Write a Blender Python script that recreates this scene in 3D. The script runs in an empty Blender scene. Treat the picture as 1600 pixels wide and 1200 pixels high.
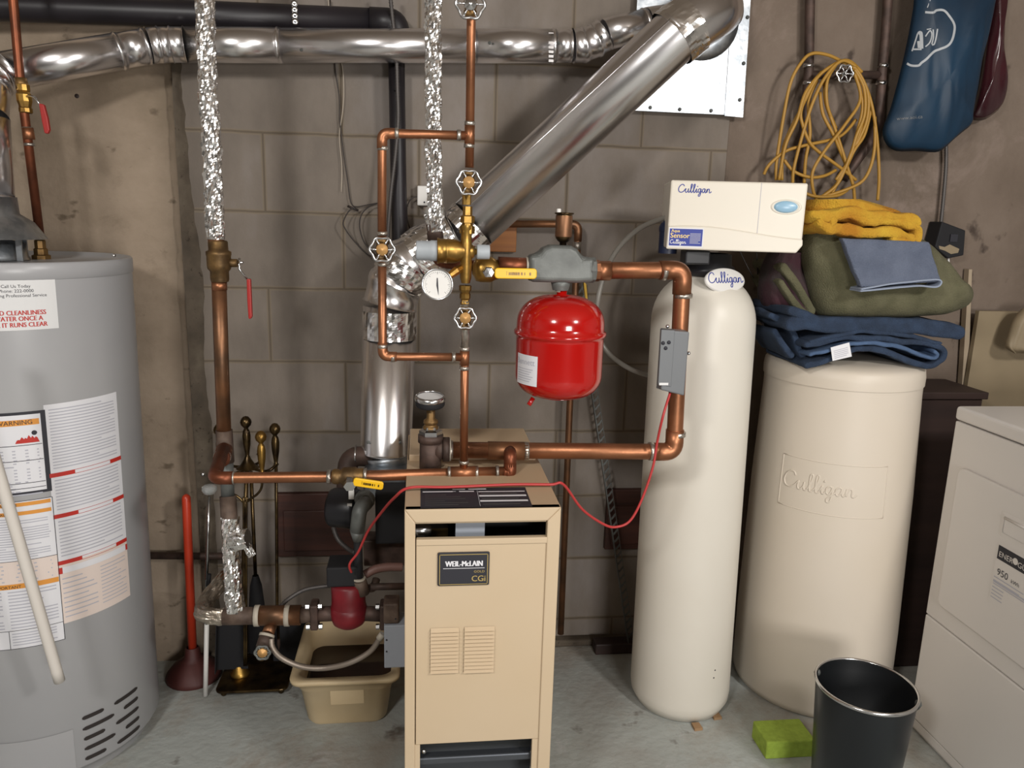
import bpy, math, random
from mathutils import Vector, Matrix, noise
random.seed(7)
S = bpy.context.scene
PI = math.pi
V = Vector
# ---------------------------------------------------------------- camera
CH = 1.2837
TILT, ROLL, YAW, FPX = 0.21265, 0.02968, 0.12167, 1205.44
cy_, sy_, ct_, st_ = math.cos(YAW), math.sin(YAW), math.cos(TILT), math.sin(TILT)
CF = V((sy_*ct_, cy_*ct_, -st_))
_R = V((cy_, -sy_, 0)); _U = _R.cross(CF)
CR = _R*math.cos(ROLL) + _U*math.sin(ROLL)
CU = _U*math.cos(ROLL) - _R*math.sin(ROLL)
cam = bpy.data.cameras.new('camera'); camo = bpy.data.objects.new('camera', cam)
S.collection.objects.link(camo)
cam.sensor_width = 36.0; cam.lens = FPX/1600*36.0; cam.clip_start = 0.02
M = Matrix((CR, CU, -CF)).transposed().to_4x4(); M.translation = V((0, 0, CH))
camo.matrix_world = M
S.camera = camo
# ---------------------------------------------------------------- light, world, exposure
w = bpy.data.worlds.new('world'); S.world = w; w.use_nodes = True
w.node_tree.nodes['Background'].inputs[0].default_value = (1, .93, .85, 1)
w.node_tree.nodes['Background'].inputs[1].default_value = 0.05
def lamp(loc, target, power, sx, sy, col):
    l = bpy.data.lights.new('lamp_or_fill', 'AREA'); l.shape = 'RECTANGLE'; l.size = sx; l.size_y = sy
    l.energy = power; l.color = col
    o = bpy.data.objects.new('lamp_or_fill_light', l); S.collection.objects.link(o)
    o.location = loc; o.rotation_euler = (V(target)-V(loc)).to_track_quat('-Z', 'Y').to_euler()
    return o
lamp((1.45, -0.35, 2.02), (0.5, 2.1, 0.8), 21, .22, .22, (1, .97, .93))
lamp((-0.85, -0.55, 2.10), (0.0, 2.1, 0.8), 21, .30, .22, (1, .975, .94))
lamp((0.9, -1.5, 1.05), (0.35, 1.8, 0.45), 34, .7, .6, (1, .97, .94))  # unseen low fill lamp near camera height, brightens floor and lower tanks
S.view_settings.view_transform = 'Standard'; S.view_settings.look = 'None'
S.view_settings.exposure = 0.28; S.view_settings.gamma = 1.0
S.view_settings.use_curve_mapping = False
# ---------------------------------------------------------------- pixel rays (1600x1200 frame) -> world points
def ray(px, py): return CF + CR*((px-800)/FPX) - CU*((py-600)/FPX)
C0 = V((0, 0, CH))
def W(px, py, Y=2.137):
    v = ray(px, py); return C0 + v*(Y/v.y)
def WX(px, py, X):
    v = ray(px, py); return C0 + v*(X/v.x)
def FL(px, py, z=0.0):
    v = ray(px, py); return C0 + v*((z-CH)/v.z)
# ---------------------------------------------------------------- materials
def lin(c):
    c = c/255.0
    return c/12.92 if c <= .04045 else ((c+.055)/1.055)**2.4
def L3(h):
    if isinstance(h, str): h = (int(h[0:2], 16), int(h[2:4], 16), int(h[4:6], 16))
    return tuple(lin(x) for x in h)+(1,)
def mat(name, col, rough=.5, metal=0., col2=None, scale=8., bump=0., bscale=60., spec=.5, coat=0., trans=0., mix=(.35, .65), stretch=(1, 1, 1), detail=5., alpha=1., sss=0):
    m = bpy.data.materials.new(name); m.use_nodes = True
    nt = m.node_tree; b = nt.nodes['Principled BSDF']
    b.inputs['Base Color'].default_value = L3(col); b.inputs['Roughness'].default_value = rough
    b.inputs['Metallic'].default_value = metal
    b.inputs['Specular IOR Level'].default_value = spec; b.inputs['Coat Weight'].default_value = coat
    b.inputs['Transmission Weight'].default_value = trans; b.inputs['Alpha'].default_value = alpha
    if col2 or bump:
        g = nt.nodes.new('ShaderNodeNewGeometry'); mp = nt.nodes.new('ShaderNodeMapping'); mp.inputs['Scale'].default_value = stretch
        nt.links.new(g.outputs['Position'], mp.inputs['Vector'])
    if col2:
        n = nt.nodes.new('ShaderNodeTexNoise'); n.inputs['Scale'].default_value = scale; n.inputs['Detail'].default_value = detail
        nt.links.new(mp.outputs[0], n.inputs['Vector'])
        r = nt.nodes.new('ShaderNodeValToRGB'); r.color_ramp.elements[0].position = mix[0]; r.color_ramp.elements[1].position = mix[1]
        r.color_ramp.elements[0].color = L3(col); r.color_ramp.elements[1].color = L3(col2)
        nt.links.new(n.outputs['Fac'], r.inputs[0]); nt.links.new(r.outputs[0], b.inputs['Base Color'])
    if bump:
        n2 = nt.nodes.new('ShaderNodeTexNoise'); n2.inputs['Scale'].default_value = bscale; n2.inputs['Detail'].default_value = 6
        nt.links.new(mp.outputs[0], n2.inputs['Vector'])
        bp = nt.nodes.new('ShaderNodeBump'); bp.inputs['Strength'].default_value = bump; bp.inputs['Distance'].default_value = .004
        nt.links.new(n2.outputs['Fac'], bp.inputs['Height']); nt.links.new(bp.outputs[0], b.inputs['Normal'])
    return m
M_ = {}
M_['copper'] = mat('copper', 'a87252', .42, .9, '744e38', 12., .08, 90, mix=(.38, .8))
M_['copper_dull'] = mat('copper_dull', '96694a', .45, .85, '5f4a3a', 14., .1, 60, mix=(.3, .7))
M_['copper_red'] = mat('copper_red', '8e5238', .45, .8, '653c2c', 16., .1, 60)
M_['solder'] = mat('solder', 'cfc8be', .35, .9, '9a948c', 60., .2, 200)
M_['brass'] = mat('brass', 'b8924c', .38, .95, '8a6a38', 25., .1, 100)
M_['brass_old'] = mat('brass_old', '8e6f45', .5, .8, '5e4a32', 30., .2, 80)
M_['brass_dark'] = mat('brass_dark', '6e5b3c', .3, .95, '3a2f24', 30.)
M_['chrome'] = mat('chrome', 'cfcfd0', .22, 1.)
M_['duct'] = mat('duct', 'f0eeee', .25, 1., 'e6e4e6', 3.)
M_['galv'] = mat('galv', 'bcc0c4', .42, 1., '9ca2a8', 34., .15, 60, mix=(.4, .6))
M_['foil'] = mat('foil', 'f6f5f4', .18, 1.)
M_['foil_dull'] = mat('foil_dull', 'c2b8aa', .35, .9, '968c80', 40)
M_['iron'] = mat('iron', '5d4a42', .6, .4, '41342e', 30., .2, 60)
M_['iron_grey'] = mat('iron_grey', '6c6f6c', .5, .3, '565856', 18., .15, 80)
M_['iron_rust'] = mat('iron_rust', '6b5a4e', .65, .2, '43342c', 25., .3, 60)
M_['black_pl'] = mat('black_plastic', '1c1c20', .38)
M_['black_abs'] = mat('black_abs', '1c1a1e', .42, 0, '262226', 3)
M_['black_mat'] = mat('black_matte', '141418', .75)
M_['rubber_red'] = mat('plunger_rubber', '4e2420', .6, 0, '3c1c19', 9)
M_['red_pole'] = mat('red_paint_wood', 'b83a22', .35)
M_['heater'] = mat('heater_enamel', 'a5a5a6', .33, 0, 'a0a0a2', 4)
M_['heater_slot'] = mat('slot_dark', '2c2624', .7)
M_['cream'] = mat('cream_jacket', 'd9d4c9', .42, 0, 'd4cec2', 3)
M_['cream_head'] = mat('cream_plastic', 'd9d2c4', .4)
M_['cream_brine'] = mat('brine_plastic', 'd2c8ba', .45, 0, 'cec3b3', 2)
M_['tan_boiler'] = mat('tan_enamel', 'c6b296', .42, 0, 'c3ae90', 3)
M_['tan_boiler2'] = mat('tan_top_panel', 'b8a082', .5)
M_['boiler_in'] = mat('boiler_inside', '17191c', .6)
M_['steel_blue'] = mat('burner_tray_steel', '5c6066', .45, .7)
M_['white_paper'] = mat('paper_white', 'dcdce0', .6)
M_['paper_warm'] = mat('paper_warm', 'dccdc4', .6)
M_['paper_grey'] = mat('notice_paper', 'd6d6d6', .6)
M_['ink'] = mat('ink_black', '26262e', .6)
M_['ink_grey'] = mat('ink_grey', 'b2b2bc', .6)
M_['pale_board'] = mat('pale_board', 'a69680', .6)
M_['hub'] = mat('brass_hub', 'c99c62', .5, .5)
M_['bucket_in'] = mat('bucket_inside', '0c0f12', .5)
M_['navy_valve'] = mat('navy_plastic', '18223e', .45)
M_['ink_red'] = mat('ink_red', 'b82c22', .6)
M_['ink_orange'] = mat('ink_orange', 'd8923c', .6)
M_['ink_blue'] = mat('ink_blue', '23358f', .5)
M_['gold'] = mat('gold_print', 'c9b070', .4, .6)
M_['white'] = mat('white_plastic', 'dedcd8', .4)
M_['pvc'] = mat('white_tube', 'd8d2ca', .45)
M_['grey_cap'] = mat('grey_plastic_cap', 'a3a9ae', .5)
M_['yellow'] = mat('yellow_vinyl', 'eab818', .4)
M_['red_vinyl'] = mat('red_vinyl', '9e2420', .4)
M_['red_tank'] = mat('red_gloss_paint', 'a8100c', .16, 0, coat=.5)
M_['red_pump'] = mat('red_pump_paint', '7c1420', .45, 0, '5c1018', 14)
M_['box_grey'] = mat('grey_control_box', '6a6d70', .5)
M_['box_blue'] = mat('grey_blue_metal', '9aa0aa', .5, .1)
M_['red_wire'] = mat('red_wire', 'b03434', .45)
M_['tub'] = mat('tub_plastic', 'd4c09c', .5, 0, 'c6b08a', 6)
M_['tubwater'] = mat('rusty_water', '2e1a10', .08, 0, '1e120c', 8)
M_['white_wash'] = mat('white_enamel', 'dad5d0', .3)
M_['sponge'] = mat('green_sponge', '9cb444', .85, 0, '8ca23a', 60, .3, 200)
M_['bucket'] = mat('bucket_enamel', '15191c', .3)
M_['wood_dark'] = mat('dark_wood', '3a2a26', .6, 0, '2c201e', 6, stretch=(.3, 1, 4))
M_['wood_red'] = mat('red_brown_wood', '4c2a20', .6, 0, '38201a', 9, .1, 30, stretch=(.4, 1, 5))
M_['wood_orange'] = mat('orange_wood', 'a5682c', .55, 0, '8c5626', 8, stretch=(.4, 1, 6))
M_['panel_tan'] = mat('tan_panel', '94846a', .6, 0, '867860', 4)
M_['cord_y'] = mat('yellow_cord', 'a87e30', .5)
M_['t_navy'] = mat('navy_terry', '2e3e56', .95, 0, '253246', 30, .9, 380)
M_['t_navy2'] = mat('navy_terry_light', '4d6486', .95, 0, '435876', 30, .5, 500)
M_['t_olive'] = mat('olive_terry', '65624a', .95, 0, '55533c', 18, .9, 320)
M_['t_slate'] = mat('slate_terry', '626a7c', .95, 0, '545c6e', 16, .9, 320)
M_['t_slate2'] = mat('slate_hem', '8a94a6', .95)
M_['t_yellow'] = mat('yellow_tie_dye', 'c6a030', .95, 0, 'a87018', 12, .9, 260)
M_['t_dark'] = mat('dark_cloth', '3a3432', .95, 0, '3c2028', 14, .4, 200)
M_['bag_blue'] = mat('blue_bag_film', '14344c', .5, 0, '14283a', 5, .1, 20, spec=.35)
M_['bag_red'] = mat('maroon_bag_film', '3c1a20', .2, 0, '2a1218', 8, .2, 30, coat=.4)
M_['bag_print'] = mat('bag_print', 'a8acb0', .5)
M_['wire_dark'] = mat('dark_wire', '2c2420', .5)
M_['wire_white'] = mat('white_wire', 'b4a898', .5)
M_['hose_clear'] = mat('clear_hose', 'b4b0a8', .3, 0, trans=.5)
M_['braid'] = mat('braided_hose', '8e8378', .45, .6)
M_['flex'] = mat('flex_conduit', '565250', .5, .5)
M_['hose_pink'] = mat('ribbed_pink_hose', '7c5c54', .5)
M_['glass'] = mat('gauge_glass', 'd8dcdc', .1, 0, trans=.7)
M_['lcd'] = mat('blue_display', '8fb4cc', .3)
M_['cardboard'] = mat('shim_wood', '9c7c5a', .7)
M_['tape'] = mat('thread_tape', 'aca496', .6)
# walls and floor -------------------------------------------------
def block_mat():
    m = bpy.data.materials.new('concrete_block'); m.use_nodes = True; nt = m.node_tree; b = nt.nodes['Principled BSDF']
    b.inputs['Roughness'].default_value = .85
    N = nt.nodes.new; lk = nt.links.new
    g = N('ShaderNodeNewGeometry'); sp = N('ShaderNodeSeparateXYZ'); lk(g.outputs['Position'], sp.inputs[0])
    ax = N('ShaderNodeMath'); ax.operation = 'ADD'; ax.inputs[1].default_value = 0.4045+8.0; lk(sp.outputs[0], ax.inputs[0])
    az = N('ShaderNodeMath'); az.operation = 'ADD'; az.inputs[1].default_value = -1.482+4.0; lk(sp.outputs[2], az.inputs[0])
    nd = N('ShaderNodeTexNoise'); nd.inputs['Scale'].default_value = 9; lk(g.outputs['Position'], nd.inputs['Vector'])
    wob = N('ShaderNodeMath'); wob.operation = 'MULTIPLY_ADD'; wob.inputs[1].default_value = .006; lk(nd.outputs['Fac'], wob.inputs[0]); lk(az.outputs[0], wob.inputs[2])
    cx = N('ShaderNodeCombineXYZ'); lk(ax.outputs[0], cx.inputs[0]); lk(wob.outputs[0], cx.inputs[1])
    def brick(ms, sm, c1, c2, cm):
        t = N('ShaderNodeTexBrick'); t.inputs['Scale'].default_value = 1; t.inputs['Brick Width'].default_value = .4; t.inputs['Row Height'].default_value = .2
        t.inputs['Mortar Size'].default_value = ms; t.inputs['Mortar Smooth'].default_value = sm; t.offset = .5; t.offset_frequency = 2
        t.inputs['Color1'].default_value = c1; t.inputs['Color2'].default_value = c2; t.inputs['Mortar'].default_value = cm
        lk(cx.outputs[0], t.inputs['Vector']); return t
    bw = brick(.0028, .35, (1, 1, 1, 1), (1, 1, 1, 1), (0, 0, 0, 1))
    bc = brick(.0001, 0, (.0, .0, .0, 1), (1, 1, 1, 1), (.5, .5, .5, 1))
    bh = brick(.008, .6, (1, 1, 1, 1), (1, 1, 1, 1), (0, 0, 0, 1))
    n1 = N('ShaderNodeTexNoise'); n1.inputs['Scale'].default_value = 2.2; n1.inputs['Detail'].default_value = 7; n1.inputs['Roughness'].default_value = .6
    mp = N('ShaderNodeMapping'); mp.inputs['Scale'].default_value = (1.8, 1, .9); lk(g.outputs['Position'], mp.inputs['Vector']); lk(mp.outputs[0], n1.inputs['Vector'])
    r = N('ShaderNodeValToRGB'); r.color_ramp.elements[0].position = .36; r.color_ramp.elements[1].position = .66
    r.color_ramp.elements[0].color = L3('726960'); r.color_ramp.elements[1].color = L3('8c847e'); lk(n1.outputs['Fac'], r.inputs[0])
    e = r.color_ramp.elements.new(.5); e.color = L3('7f756b')
    mx = N('ShaderNodeMix'); mx.data_type = 'RGBA'; mx.blend_type = 'MULTIPLY'; mx.inputs['Factor'].default_value = .16
    lk(r.outputs[0], mx.inputs[6]); lk(bc.outputs['Color'], mx.inputs[7])
    mh = N('ShaderNodeMix'); mh.data_type = 'RGBA'; lk(bh.outputs['Color'], mh.inputs['Factor']); mh.inputs[6].default_value = L3('7a6e5e'); lk(mx.outputs[2], mh.inputs[7])
    mm = N('ShaderNodeMix'); mm.data_type = 'RGBA'; lk(bw.outputs['Color'], mm.inputs['Factor']); mm.inputs[6].default_value = L3('64594c'); lk(mh.outputs[2], mm.inputs[7])
    lk(mm.outputs[2], b.inputs['Base Color'])
    n2 = N('ShaderNodeTexNoise'); n2.inputs['Scale'].default_value = 170; n2.inputs['Detail'].default_value = 4; lk(g.outputs['Position'], n2.inputs['Vector'])
    ad = N('ShaderNodeMath'); ad.operation = 'MULTIPLY_ADD'; ad.inputs[1].default_value = .25; lk(n2.outputs['Fac'], ad.inputs[0]); lk(bw.outputs['Color'], ad.inputs[2])
    bp = N('ShaderNodeBump'); bp.inputs['Strength'].default_value = .45; bp.inputs['Distance'].default_value = .004; lk(ad.outputs[0], bp.inputs['Height']); lk(bp.outputs[0], b.inputs['Normal'])
    return m
def concrete(name, c1, c2, c3, sc, stretch, dark='5a4a38', scuff=None):
    m = bpy.data.materials.new(name); m.use_nodes = True; nt = m.node_tree; b = nt.nodes['Principled BSDF']; b.inputs['Roughness'].default_value = .85
    N = nt.nodes.new; lk = nt.links.new
    g = N('ShaderNodeNewGeometry'); mp = N('ShaderNodeMapping'); mp.inputs['Scale'].default_value = stretch; lk(g.outputs['Position'], mp.inputs['Vector'])
    n1 = N('ShaderNodeTexNoise'); n1.inputs['Scale'].default_value = sc; n1.inputs['Detail'].default_value = 9; n1.inputs['Roughness'].default_value = .62; lk(mp.outputs[0], n1.inputs['Vector'])
    r = N('ShaderNodeValToRGB'); r.color_ramp.elements[0].position = .33; r.color_ramp.elements[1].position = .68
    r.color_ramp.elements[0].color = L3(c1); r.color_ramp.elements[1].color = L3(c3); e = r.color_ramp.elements.new(.5); e.color = L3(c2)
    lk(n1.outputs['Fac'], r.inputs[0])
    n3 = N('ShaderNodeTexNoise'); n3.inputs['Scale'].default_value = sc*7; n3.inputs['Detail'].default_value = 6; lk(mp.outputs[0], n3.inputs['Vector'])
    r3 = N('ShaderNodeValToRGB'); r3.color_ramp.elements[0].position = .28; r3.color_ramp.elements[1].position = .36; r3.color_ramp.elements[0].color = (1, 1, 1, 1); r3.color_ramp.elements[1].color = (0, 0, 0, 1)
    lk(n3.outputs['Fac'], r3.inputs[0])
    mx = N('ShaderNodeMix'); mx.data_type = 'RGBA'; lk(r3.outputs[0], mx.inputs['Factor']); lk(r.outputs[0], mx.inputs[6]); mx.inputs[7].default_value = L3(dark)
    outc = mx.outputs[2]
    for (sc2, lo, hi, cc, mxf) in (scuff or ()):
        n5 = N('ShaderNodeTexNoise'); n5.inputs['Scale'].default_value = sc2; n5.inputs['Detail'].default_value = 10; n5.inputs['Roughness'].default_value = .7; n5.inputs['Distortion'].default_value = .6; lk(g.outputs['Position'], n5.inputs['Vector'])
        mr = N('ShaderNodeMapRange'); mr.inputs['From Min'].default_value = lo; mr.inputs['From Max'].default_value = hi; mr.inputs['To Max'].default_value = mxf; lk(n5.outputs['Fac'], mr.inputs['Value'])
        m5 = N('ShaderNodeMix'); m5.data_type = 'RGBA'; lk(mr.outputs[0], m5.inputs['Factor']); lk(outc, m5.inputs[6]); m5.inputs[7].default_value = L3(cc); outc = m5.outputs[2]
    lk(outc, b.inputs['Base Color'])
    n2 = N('ShaderNodeTexNoise'); n2.inputs['Scale'].default_value = 45; n2.inputs['Detail'].default_value = 8; lk(g.outputs['Position'], n2.inputs['Vector'])
    bp = N('ShaderNodeBump'); bp.inputs['Strength'].default_value = .5; bp.inputs['Distance'].default_value = .006; lk(n2.outputs['Fac'], bp.inputs['Height']); lk(bp.outputs[0], b.inputs['Normal'])
    return m
M_['block'] = block_mat()
M_['conc_l'] = concrete('poured_concrete_tan', '827361', '948472', 'a0907e', 2.6, (1, 1, 1.5), '685a4a', ((5, .58, .72, '6a5c4c', .6),))
M_['conc_r'] = concrete('poured_concrete_brown', '5e5246', '706256', '807266', 2.0, (1, 1, .8), '463a32', ((2.4, .54, .66, '8e7e74', .7),))
M_['mortar'] = concrete('mortar_parging', '463e34', '564c40', '685e50', 9, (1, 1, 1), '382e24')  # mortar tone darkened to draw the shadow line beside the left slab
M_['floor'] = concrete('painted_floor', '938f88', 'a3a7a3', 'b0b5b2', 1.6, (1, 1, 1), '635c54', ((1.3, .50, .60, '958c80', .75), (2.6, .56, .70, 'c6c2c4', .7)))
M_['ceil'] = mat('ceiling_wood', '978a7c', .8)
M_['roomwall'] = mat('room_wall', 'c0bdb8', .8)
# ---------------------------------------------------------------- mesh builder
ORG = {}
def root(name, loc, label, cat, group=None):
    o = bpy.data.objects.new(name, None); o.empty_display_size = .05; S.collection.objects.link(o)
    o.location = loc; o['label'] = label; o['category'] = cat
    if group: o['group'] = group
    ORG[o.name] = V(loc); return o
def tag(o, label, cat, group=None):
    o['label'] = label; o['category'] = cat
    if group: o['group'] = group
    return o
def basis(ax):
    ax = ax.normalized(); a = V((0, 0, 1)) if abs(ax.z) < .9 else V((1, 0, 0))
    u = a.cross(ax).normalized(); return u, ax.cross(u).normalized()
class MB:
    def __init__(s): s.v = []; s.f = []; s.m = []; s.sm = []; s.mi = 0
    def add(s, vs, fs, smooth=False):
        k = len(s.v); s.v += [V(a) for a in vs]; s.f += [tuple(i+k for i in f) for f in fs]; s.m += [s.mi]*len(fs); s.sm += [smooth]*len(fs); return s
    def box(s, a, b):
        (x0, y0, z0), (x1, y1, z1) = a, b
        x0, x1 = min(x0, x1), max(x0, x1); y0, y1 = min(y0, y1), max(y0, y1); z0, z1 = min(z0, z1), max(z0, z1)
        return s.add([(x0, y0, z0), (x1, y0, z0), (x1, y1, z0), (x0, y1, z0), (x0, y0, z1), (x1, y0, z1), (x1, y1, z1), (x0, y1, z1)],
              [(3, 2, 1, 0), (4, 5, 6, 7), (0, 1, 5, 4), (1, 2, 6, 5), (2, 3, 7, 6), (3, 0, 4, 7)])
    def prism(s, pts, d):      # closed polygon (Vectors) extruded by vector d
        n = len(pts); d = V(d)
        nrm = V((0, 0, 0))
        for i in range(n): nrm += V(pts[i]).cross(V(pts[(i+1) % n]))
        if nrm.dot(d) > 0: pts = list(reversed(pts))
        vs = [V(p) for p in pts]+[V(p)+d for p in pts]
        fs = [tuple(range(n)), tuple(range(2*n-1, n-1, -1))]+[(i, i+n, (i+1) % n+n, (i+1) % n) for i in range(n)]
        return s.add(vs, fs)
    def tube(s, path, r, seg=14, closed=False, caps=True, rf=None, smooth=True):
        path = [V(p) for p in path]; n = len(path)
        if n < 2: return s
        T = []
        for i in range(n):
            if closed: t = path[(i+1) % n]-path[i-1]
            else: t = path[min(i+1, n-1)]-path[max(i-1, 0)]
            T.append(t.normalized() if t.length > 1e-9 else V((0, 0, 1)))
        u, _ = basis(T[0]); vs = []
        for i in range(n):
            u = (u-T[i]*u.dot(T[i])); u = u.normalized() if u.length > 1e-6 else basis(T[i])[0]
            w_ = T[i].cross(u)
            for k in range(seg):
                a = 2*PI*k/seg; rr = (r[i] if isinstance(r, (list, tuple)) else r)
                if rf: rr = rf(i, k, rr, path[i])
                vs.append(path[i]+(u*math.cos(a)+w_*math.sin(a))*rr)
        fs = []
        for i in range(n if closed else n-1):
            j = (i+1) % n
            for k in range(seg):
                l = (k+1) % seg; fs.append((i*seg+k, i*seg+l, j*seg+l, j*seg+k))
        if caps and not closed:
            fs.append(tuple(reversed(range(seg)))); fs.append(tuple((n-1)*seg+k for k in range(seg)))
        s.add(vs, fs, smooth)
        if caps and not closed: s.sm[-1] = False; s.sm[-2] = False
        return s
    def lathe(s, prof, o=(0, 0, 0), ax=(0, 0, 1), seg=40, lean=None, smooth=True, arc=None):
        o = V(o); ax = V(ax).normalized(); u, w_ = basis(ax) if abs(ax.z) < .999 else (V((1, 0, 0)), V((0, 1, 0)))
        vs = []; n = len(prof)
        for (r, h) in prof:
            c = o+ax*h
            if lean: c = c+V(lean)*h
            for k in range(seg):
                a = 2*PI*k/seg; vs.append(c+(u*math.cos(a)+w_*math.sin(a))*max(r, 1e-5))
        fs = [(i*seg+k, i*seg+(k+1) % seg, (i+1)*seg+(k+1) % seg, (i+1)*seg+k) for i in range(n-1) for k in range(seg)]
        return s.add(vs, fs, smooth)
    def ball(s, c, r, seg=20, sc=(1, 1, 1)):
        pr = [(r*math.sin(PI*i/12), -r*math.cos(PI*i/12)) for i in range(13)]
        k = len(s.v); s.lathe(pr, (0, 0, 0), seg=seg)
        for i in range(k, len(s.v)):
            p = s.v[i]; s.v[i] = V(c)+V((p.x*sc[0], p.y*sc[1], p.z*sc[2]))
        return s
    def quadmap(s, fn, u0, v0, u1, v1, nu=1, nv=1, h=0):
        vs = [fn(u0+(u1-u0)*i/nu, v0+(v1-v0)*j/nv, h) for j in range(nv+1) for i in range(nu+1)]
        fs = [(j*(nu+1)+i, j*(nu+1)+i+1, (j+1)*(nu+1)+i+1, (j+1)*(nu+1)+i) for j in range(nv) for i in range(nu)]
        return s.add(vs, fs)
    def text(s, fn, txt, x, y, size, h=.0004, align='l', sx=1., bold=0.):
        vs, fs, w_ = textmesh(txt)
        off = {'l': 0, 'c': -w_/2, 'r': -w_}[align]
        return s.add([fn(x+(a+off)*size*sx, y+b*size, h) for a, b in vs], fs)
    def script(s, fn, x, y, size, h=.0006, wd=.16):   # flowing handwritten wordmark
        for st in SCRIPT:
            p = smooth2(st); n = len(p); L = []; R = []
            for i in range(n):
                t = (p[min(i+1, n-1)][0]-p[max(i-1, 0)][0], p[min(i+1, n-1)][1]-p[max(i-1, 0)][1]); l = math.hypot(*t) or 1
                nx, ny = -t[1]/l*wd/2, t[0]/l*wd/2
                L.append(fn(x+(p[i][0]+nx)*size, y+(p[i][1]+ny)*size, h)); R.append(fn(x+(p[i][0]-nx)*size, y+(p[i][1]-ny)*size, h))
            s.add(L+R, [(i+n, i+1+n, i+1, i) for i in range(n-1)])
        return s
    def build(s, name, mats, parent=None, bevel=0., sub=0, seg=2):
        if not isinstance(mats, (list, tuple)): mats = [mats]
        o0 = V((0, 0, 0))
        if parent is not None: o0 = ORG[parent.name]
        me = bpy.data.meshes.new(name)
        me.from_pydata([tuple(v-o0) for v in s.v], [], s.f)
        for mm in mats: me.materials.append(M_[mm])
        me.polygons.foreach_set('material_index', s.m); me.polygons.foreach_set('use_smooth', s.sm)
        me.update()
        o = bpy.data.objects.new(name, me); S.collection.objects.link(o)
        if parent is not None: o.parent = parent; ORG[o.name] = o0
        else: ORG[o.name] = V((0, 0, 0))
        if bevel:
            b = o.modifiers.new('bevel', 'BEVEL'); b.width = bevel; b.segments = seg; b.limit_method = 'ANGLE'; b.angle_limit = math.radians(35)
        if sub:
            b = o.modifiers.new('subsurf', 'SUBSURF'); b.levels = sub; b.render_levels = sub
        return o
_tc = {}
def textmesh(t):
    if t in _tc: return _tc[t]
    c = bpy.data.curves.new('t', 'FONT'); c.body = t; c.size = 1.0; c.fill_mode = 'FRONT'; c.resolution_u = 3
    o = bpy.data.objects.new('t', c); S.collection.objects.link(o); bpy.context.view_layer.update()
    dg = bpy.context.evaluated_depsgraph_get(); me = bpy.data.meshes.new_from_object(o.evaluated_get(dg))
    vs = [(v.co.x, v.co.y) for v in me.vertices]; fs = [tuple(p.vertices) for p in me.polygons]
    bpy.data.objects.remove(o); bpy.data.curves.remove(c); bpy.data.meshes.remove(me)
    w_ = max([a for a, b in vs] or [0]); _tc[t] = (vs, fs, w_); return _tc[t]
def smooth2(p, k=6):
    if len(p) < 3: return p
    q = [p[0]]+list(p)+[p[-1]]; o = []
    for i in range(1, len(q)-2):
        a, b, c, d = q[i-1:i+3]
        for j in range(k):
            t = j/k
            o.append(tuple(.5*((2*b[x])+(c[x]-a[x])*t+(2*a[x]-5*b[x]+4*c[x]-d[x])*t*t+(3*b[x]-a[x]-3*c[x]+d[x])*t**3) for x in range(len(b))))
    o.append(tuple(p[-1])); return o
def sm3(p, k=6): return [V(a) for a in smooth2([tuple(x) for x in p], k)]
_l = [(0, .2), (.35, 1.0), (.6, 1.9), (.5, 2.2), (.3, 2.0), (.25, 1.0), (.3, .12), (.5, 0), (.75, .3)]
SCRIPT = [[(1.5, 1.6), (1.3, 2.0), (.8, 2.05), (.25, 1.55), (0, .8), (.25, .15), (.8, 0), (1.35, .25), (1.7, .7)],
 [(1.7, .7), (1.98, 1.0), (1.86, .45), (1.98, .02), (2.25, .05), (2.55, .45), (2.68, 1.0), (2.62, .4), (2.78, 0), (3.05, .2)],
 [(3.05+a, b) for a, b in _l], [(3.8+a, b) for a, b in _l],
 [(4.55, .3), (4.85, 1.0), (4.78, .35), (4.92, 0), (5.2, .3)], [(4.98, 1.5), (5.12, 1.75)],
 [(6.0, .9), (5.7, 1.05), (5.35, .8), (5.3, .3), (5.55, .05), (5.85, .4), (6.02, 1.0), (5.98, 0), (5.82, -.8), (5.5, -.95), (5.42, -.6), (5.85, -.1), (6.35, .35)],
 [(7.1, .9), (6.8, 1.05), (6.45, .8), (6.4, .3), (6.65, 0), (6.95, .35), (7.12, 1.0), (7.1, .3), (7.28, 0), (7.5, .25)],
 [(7.5, .25), (7.66, 1.0), (7.62, .05), (7.75, .7), (8.05, 1.0), (8.25, .8), (8.25, .2), (8.42, 0), (8.85, .35)]]
def rnd(pts, r, n=7):
    pts = [V(p) for p in pts]; o = [pts[0]]
    for i in range(1, len(pts)-1):
        a, b, c = pts[i-1:i+2]; d1 = (a-b); d2 = (c-b); rr = min(r, d1.length*.45, d2.length*.45)
        if d1.angle(d2) > 3.05: o.append(b); continue
        p0 = b+d1.normalized()*rr; p1 = b+d2.normalized()*rr
        for k in range(n+1):
            t = k/n; o.append(p0*(1-t)**2+b*2*t*(1-t)+p1*t*t)
    o.append(pts[-1]); return o
def plane(O, U, Vv):
    O = V(O); U = V(U).normalized(); N = V(U).cross(V(Vv)).normalized(); Vn = N.cross(U)
    return lambda u, v, h=0: O+U*u+Vn*v+N*h
def pts(lst, Y):
    return [W(p[0], p[1], p[2] if len(p) > 2 else Y) if not isinstance(p, Vector) else p for p in lst]
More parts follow.
